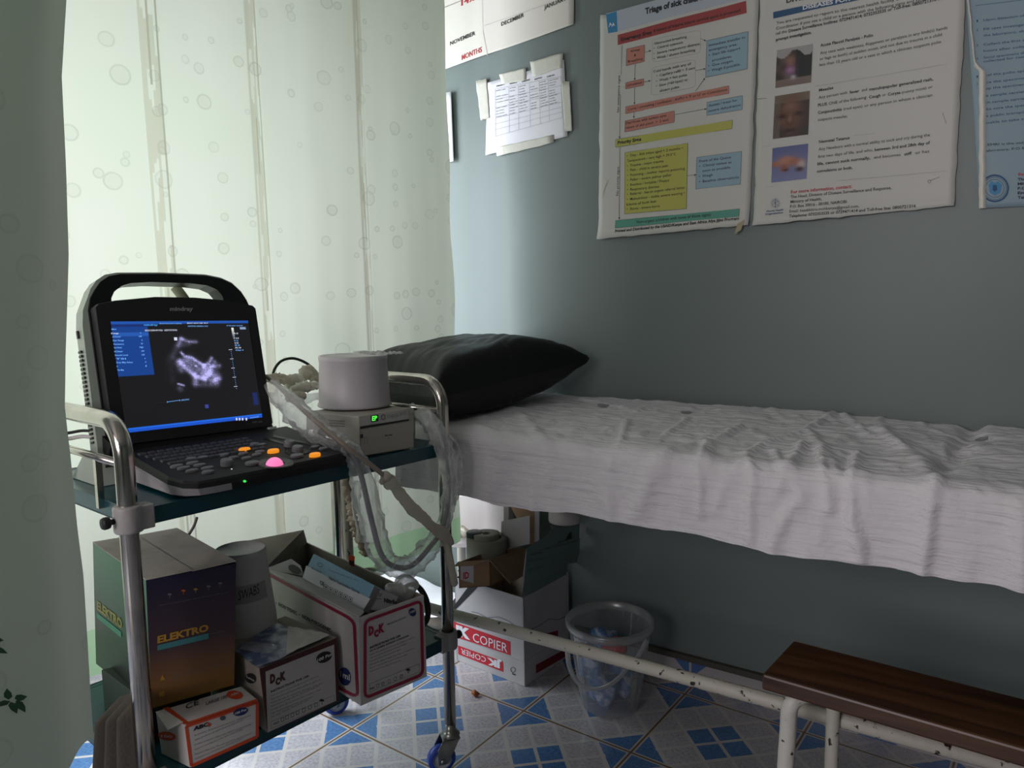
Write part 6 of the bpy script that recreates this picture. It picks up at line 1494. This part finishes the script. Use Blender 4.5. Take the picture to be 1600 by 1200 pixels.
for r_, w_ in ((72, 2.6), (62, .7), (50, .7)): outline(mb, [p3_(sc_[0]+r_*1.02*cos(a), sc_[1]+r_*sin(a)) for a in [2*pi*k/28 for k in range(28)]], w_, WALL, ink_blue, .0012, wp3)
mb.poly([wp3(WALL(*p3_(*q), .0013)) for q in ((158, 1020), (172, 1000), (192, 1010), (212, 1002), (232, 1022), (222, 1062), (192, 1080), (164, 1062))], bright)
mb.poly([wp3(WALL(*p3_(*q), .0015)) for q in ((182, 1022), (202, 1022), (206, 1048), (192, 1060), (180, 1048))], ink_blue); mb.build('ministry_seal', pt3)
mb = MB(); lpx(mb, p3_(85, 35), p3_(360, 0), .5, WALL, ink_blue, .001, wp3); mb.build('ruled_line', pt3)
# --- hand-written calendar sheet
def pc6(X, Y): return (680+X/4.617, Y/4.617)
wpc = mkwarp(None)
cal = thing('month_chart', 'cream hand-drawn month chart hanging high beside the curtain', 'chart', tuple(WALL(800, 40)))
paper_sheet(cal, [(640, -45), (899, -60), (898, 39), (640, 128)], paper_cream, wpc)
mb = MB()
def w6(s_, a, b_, h, m=ink, bold=.02): W_(mb, s_, pc6(*a), pc6(*b_), h, m, bold, wp=wpc)
w6('NOVEMBER', (112, 330), (298, 255), 6); w6('DECEMBER', (480, 190), (642, 122), 6); w6('JANUARY', (792, 72), (955, 5), 6)
mb.build('month_lettering', cal); mb = MB(); w6('MONTHS', (198, 437), (345, 378), 8, ink_red, .015); w6('14%', (195, 45), (300, 0), 10, ink_red, .03); mb.build('red_lettering', cal)
mb = MB(); rl = mat('brown_rule', (.20, .11, .09), .6); lpx(mb, pc6(0, 84), pc6(205, 5), .8, WALL, rl, .001, wpc); lpx(mb, pc6(205, 5), pc6(330, -50), .8, WALL, rl, .001, wpc); lpx(mb, pc6(360, 190), pc6(1000, -30), .25, WALL, pale, .001, wpc); mb.build('ruled_line', cal)
mb = MB(); lpx(mb, pc6(345, -10), pc6(352, 230), .5, WALL, tape, .0012, wpc); lpx(mb, pc6(352, 230), pc6(385, 405), .9, WALL, tape, .0012, wpc); mb.build('paper_crease', cal)
# --- taped timetable
tt = thing('timetable_sheet', 'white printed timetable fixed with strips of masking tape', 'notice', tuple(WALL(825, 165)))
paper_sheet(tt, [pc6(385, 600), pc6(938, 435), pc6(962, 985), pc6(372, 1122)], paper_white, wpc, 16, 16)
mb = MB(); gr_ = mat('fine_grey_rule', (.22, .22, .26), .6)
def tq(a, b_):
    q = [(440, 645), (915, 555), (925, 850), (445, 985)]
    return pc6((q[0][0]*(1-a)+q[1][0]*a)*(1-b_)+(q[3][0]*(1-a)+q[2][0]*a)*b_, (q[0][1]*(1-a)+q[1][1]*a)*(1-b_)+(q[3][1]*(1-a)+q[2][1]*a)*b_)
for k in (0, .2, .34, .51, .66, .80, 1): lpx(mb, tq(k, 0), tq(k, 1), .3, WALL, gr_, .001, wpc)
for k in (0, .22, .40, .62, .74, .86, 1): lpx(mb, tq(0, k), tq(1, k), .3, WALL, gr_, .001, wpc)
mb.build('table_grid', tt)
mb = MB(); words = ['Weekly', 'routine', 'staff duty', 'clinic', 'room', 'child', 'health', 'days', 'mother', 'visit', 'theatre', 'ward']
random.seed(3)
for r_ in range(10):
    for c in range(6):
        xs = (.01, .21, .35, .52, .67, .81)[c]; xe = (.19, .33, .49, .65, .79, .97)[c]; y = .05+r_*.062
        if random.random() < .22: continue
        a_, b_ = tq(xs, y), tq(xs+(xe-xs)*random.uniform(.5, 1), y-.005); tpx(mb, random.choice(words)+' '+random.choice(words), a_, b_, 1.6, WALL, ink, .01, .0011, 0, wpc)
for c in range(5): tpx(mb, random.choice(words).title(), tq(.02+c*.19, -.04), tq(.14+c*.19, -.06), 2.2, WALL, ink, .03, .0011, 0, wpc)
mb.build('table_lettering', tt)
for q in ([(303, 588), (382, 570), (402, 855), (338, 872)], [(470, 540), (662, 490), (660, 580), (490, 612)], [(690, 450), (932, 386), (928, 490), (710, 562)], [(918, 592), (978, 590), (996, 945), (945, 952)], [(450, 1065), (860, 975), (866, 1030), (456, 1130)]):
    paper_sheet(tt, [pc6(*a) for a in q], tape, lambda p: mkwarp(None)(p)+V((0, -.0014, 0)), 8, 8, 'tape_strip', ragged=.002)
ns = MB(); P_ = [WALL(*a) for a in ((672, 149), (709, 144), (713, 253), (672, 256))]
ns.grid(lambda a, b_: wpc((P_[0]*(1-a)+P_[1]*a)*(1-b_)+(P_[3]*(1-a)+P_[2]*a)*b_)+V((0, -.010*a*a, 0)), 8, 8, paper_white)
tag(ns.build('paper_slip', origin=WALL(700, 200), solid=.0004), 'narrow white paper slip half hidden behind the curtain edge', 'paper')
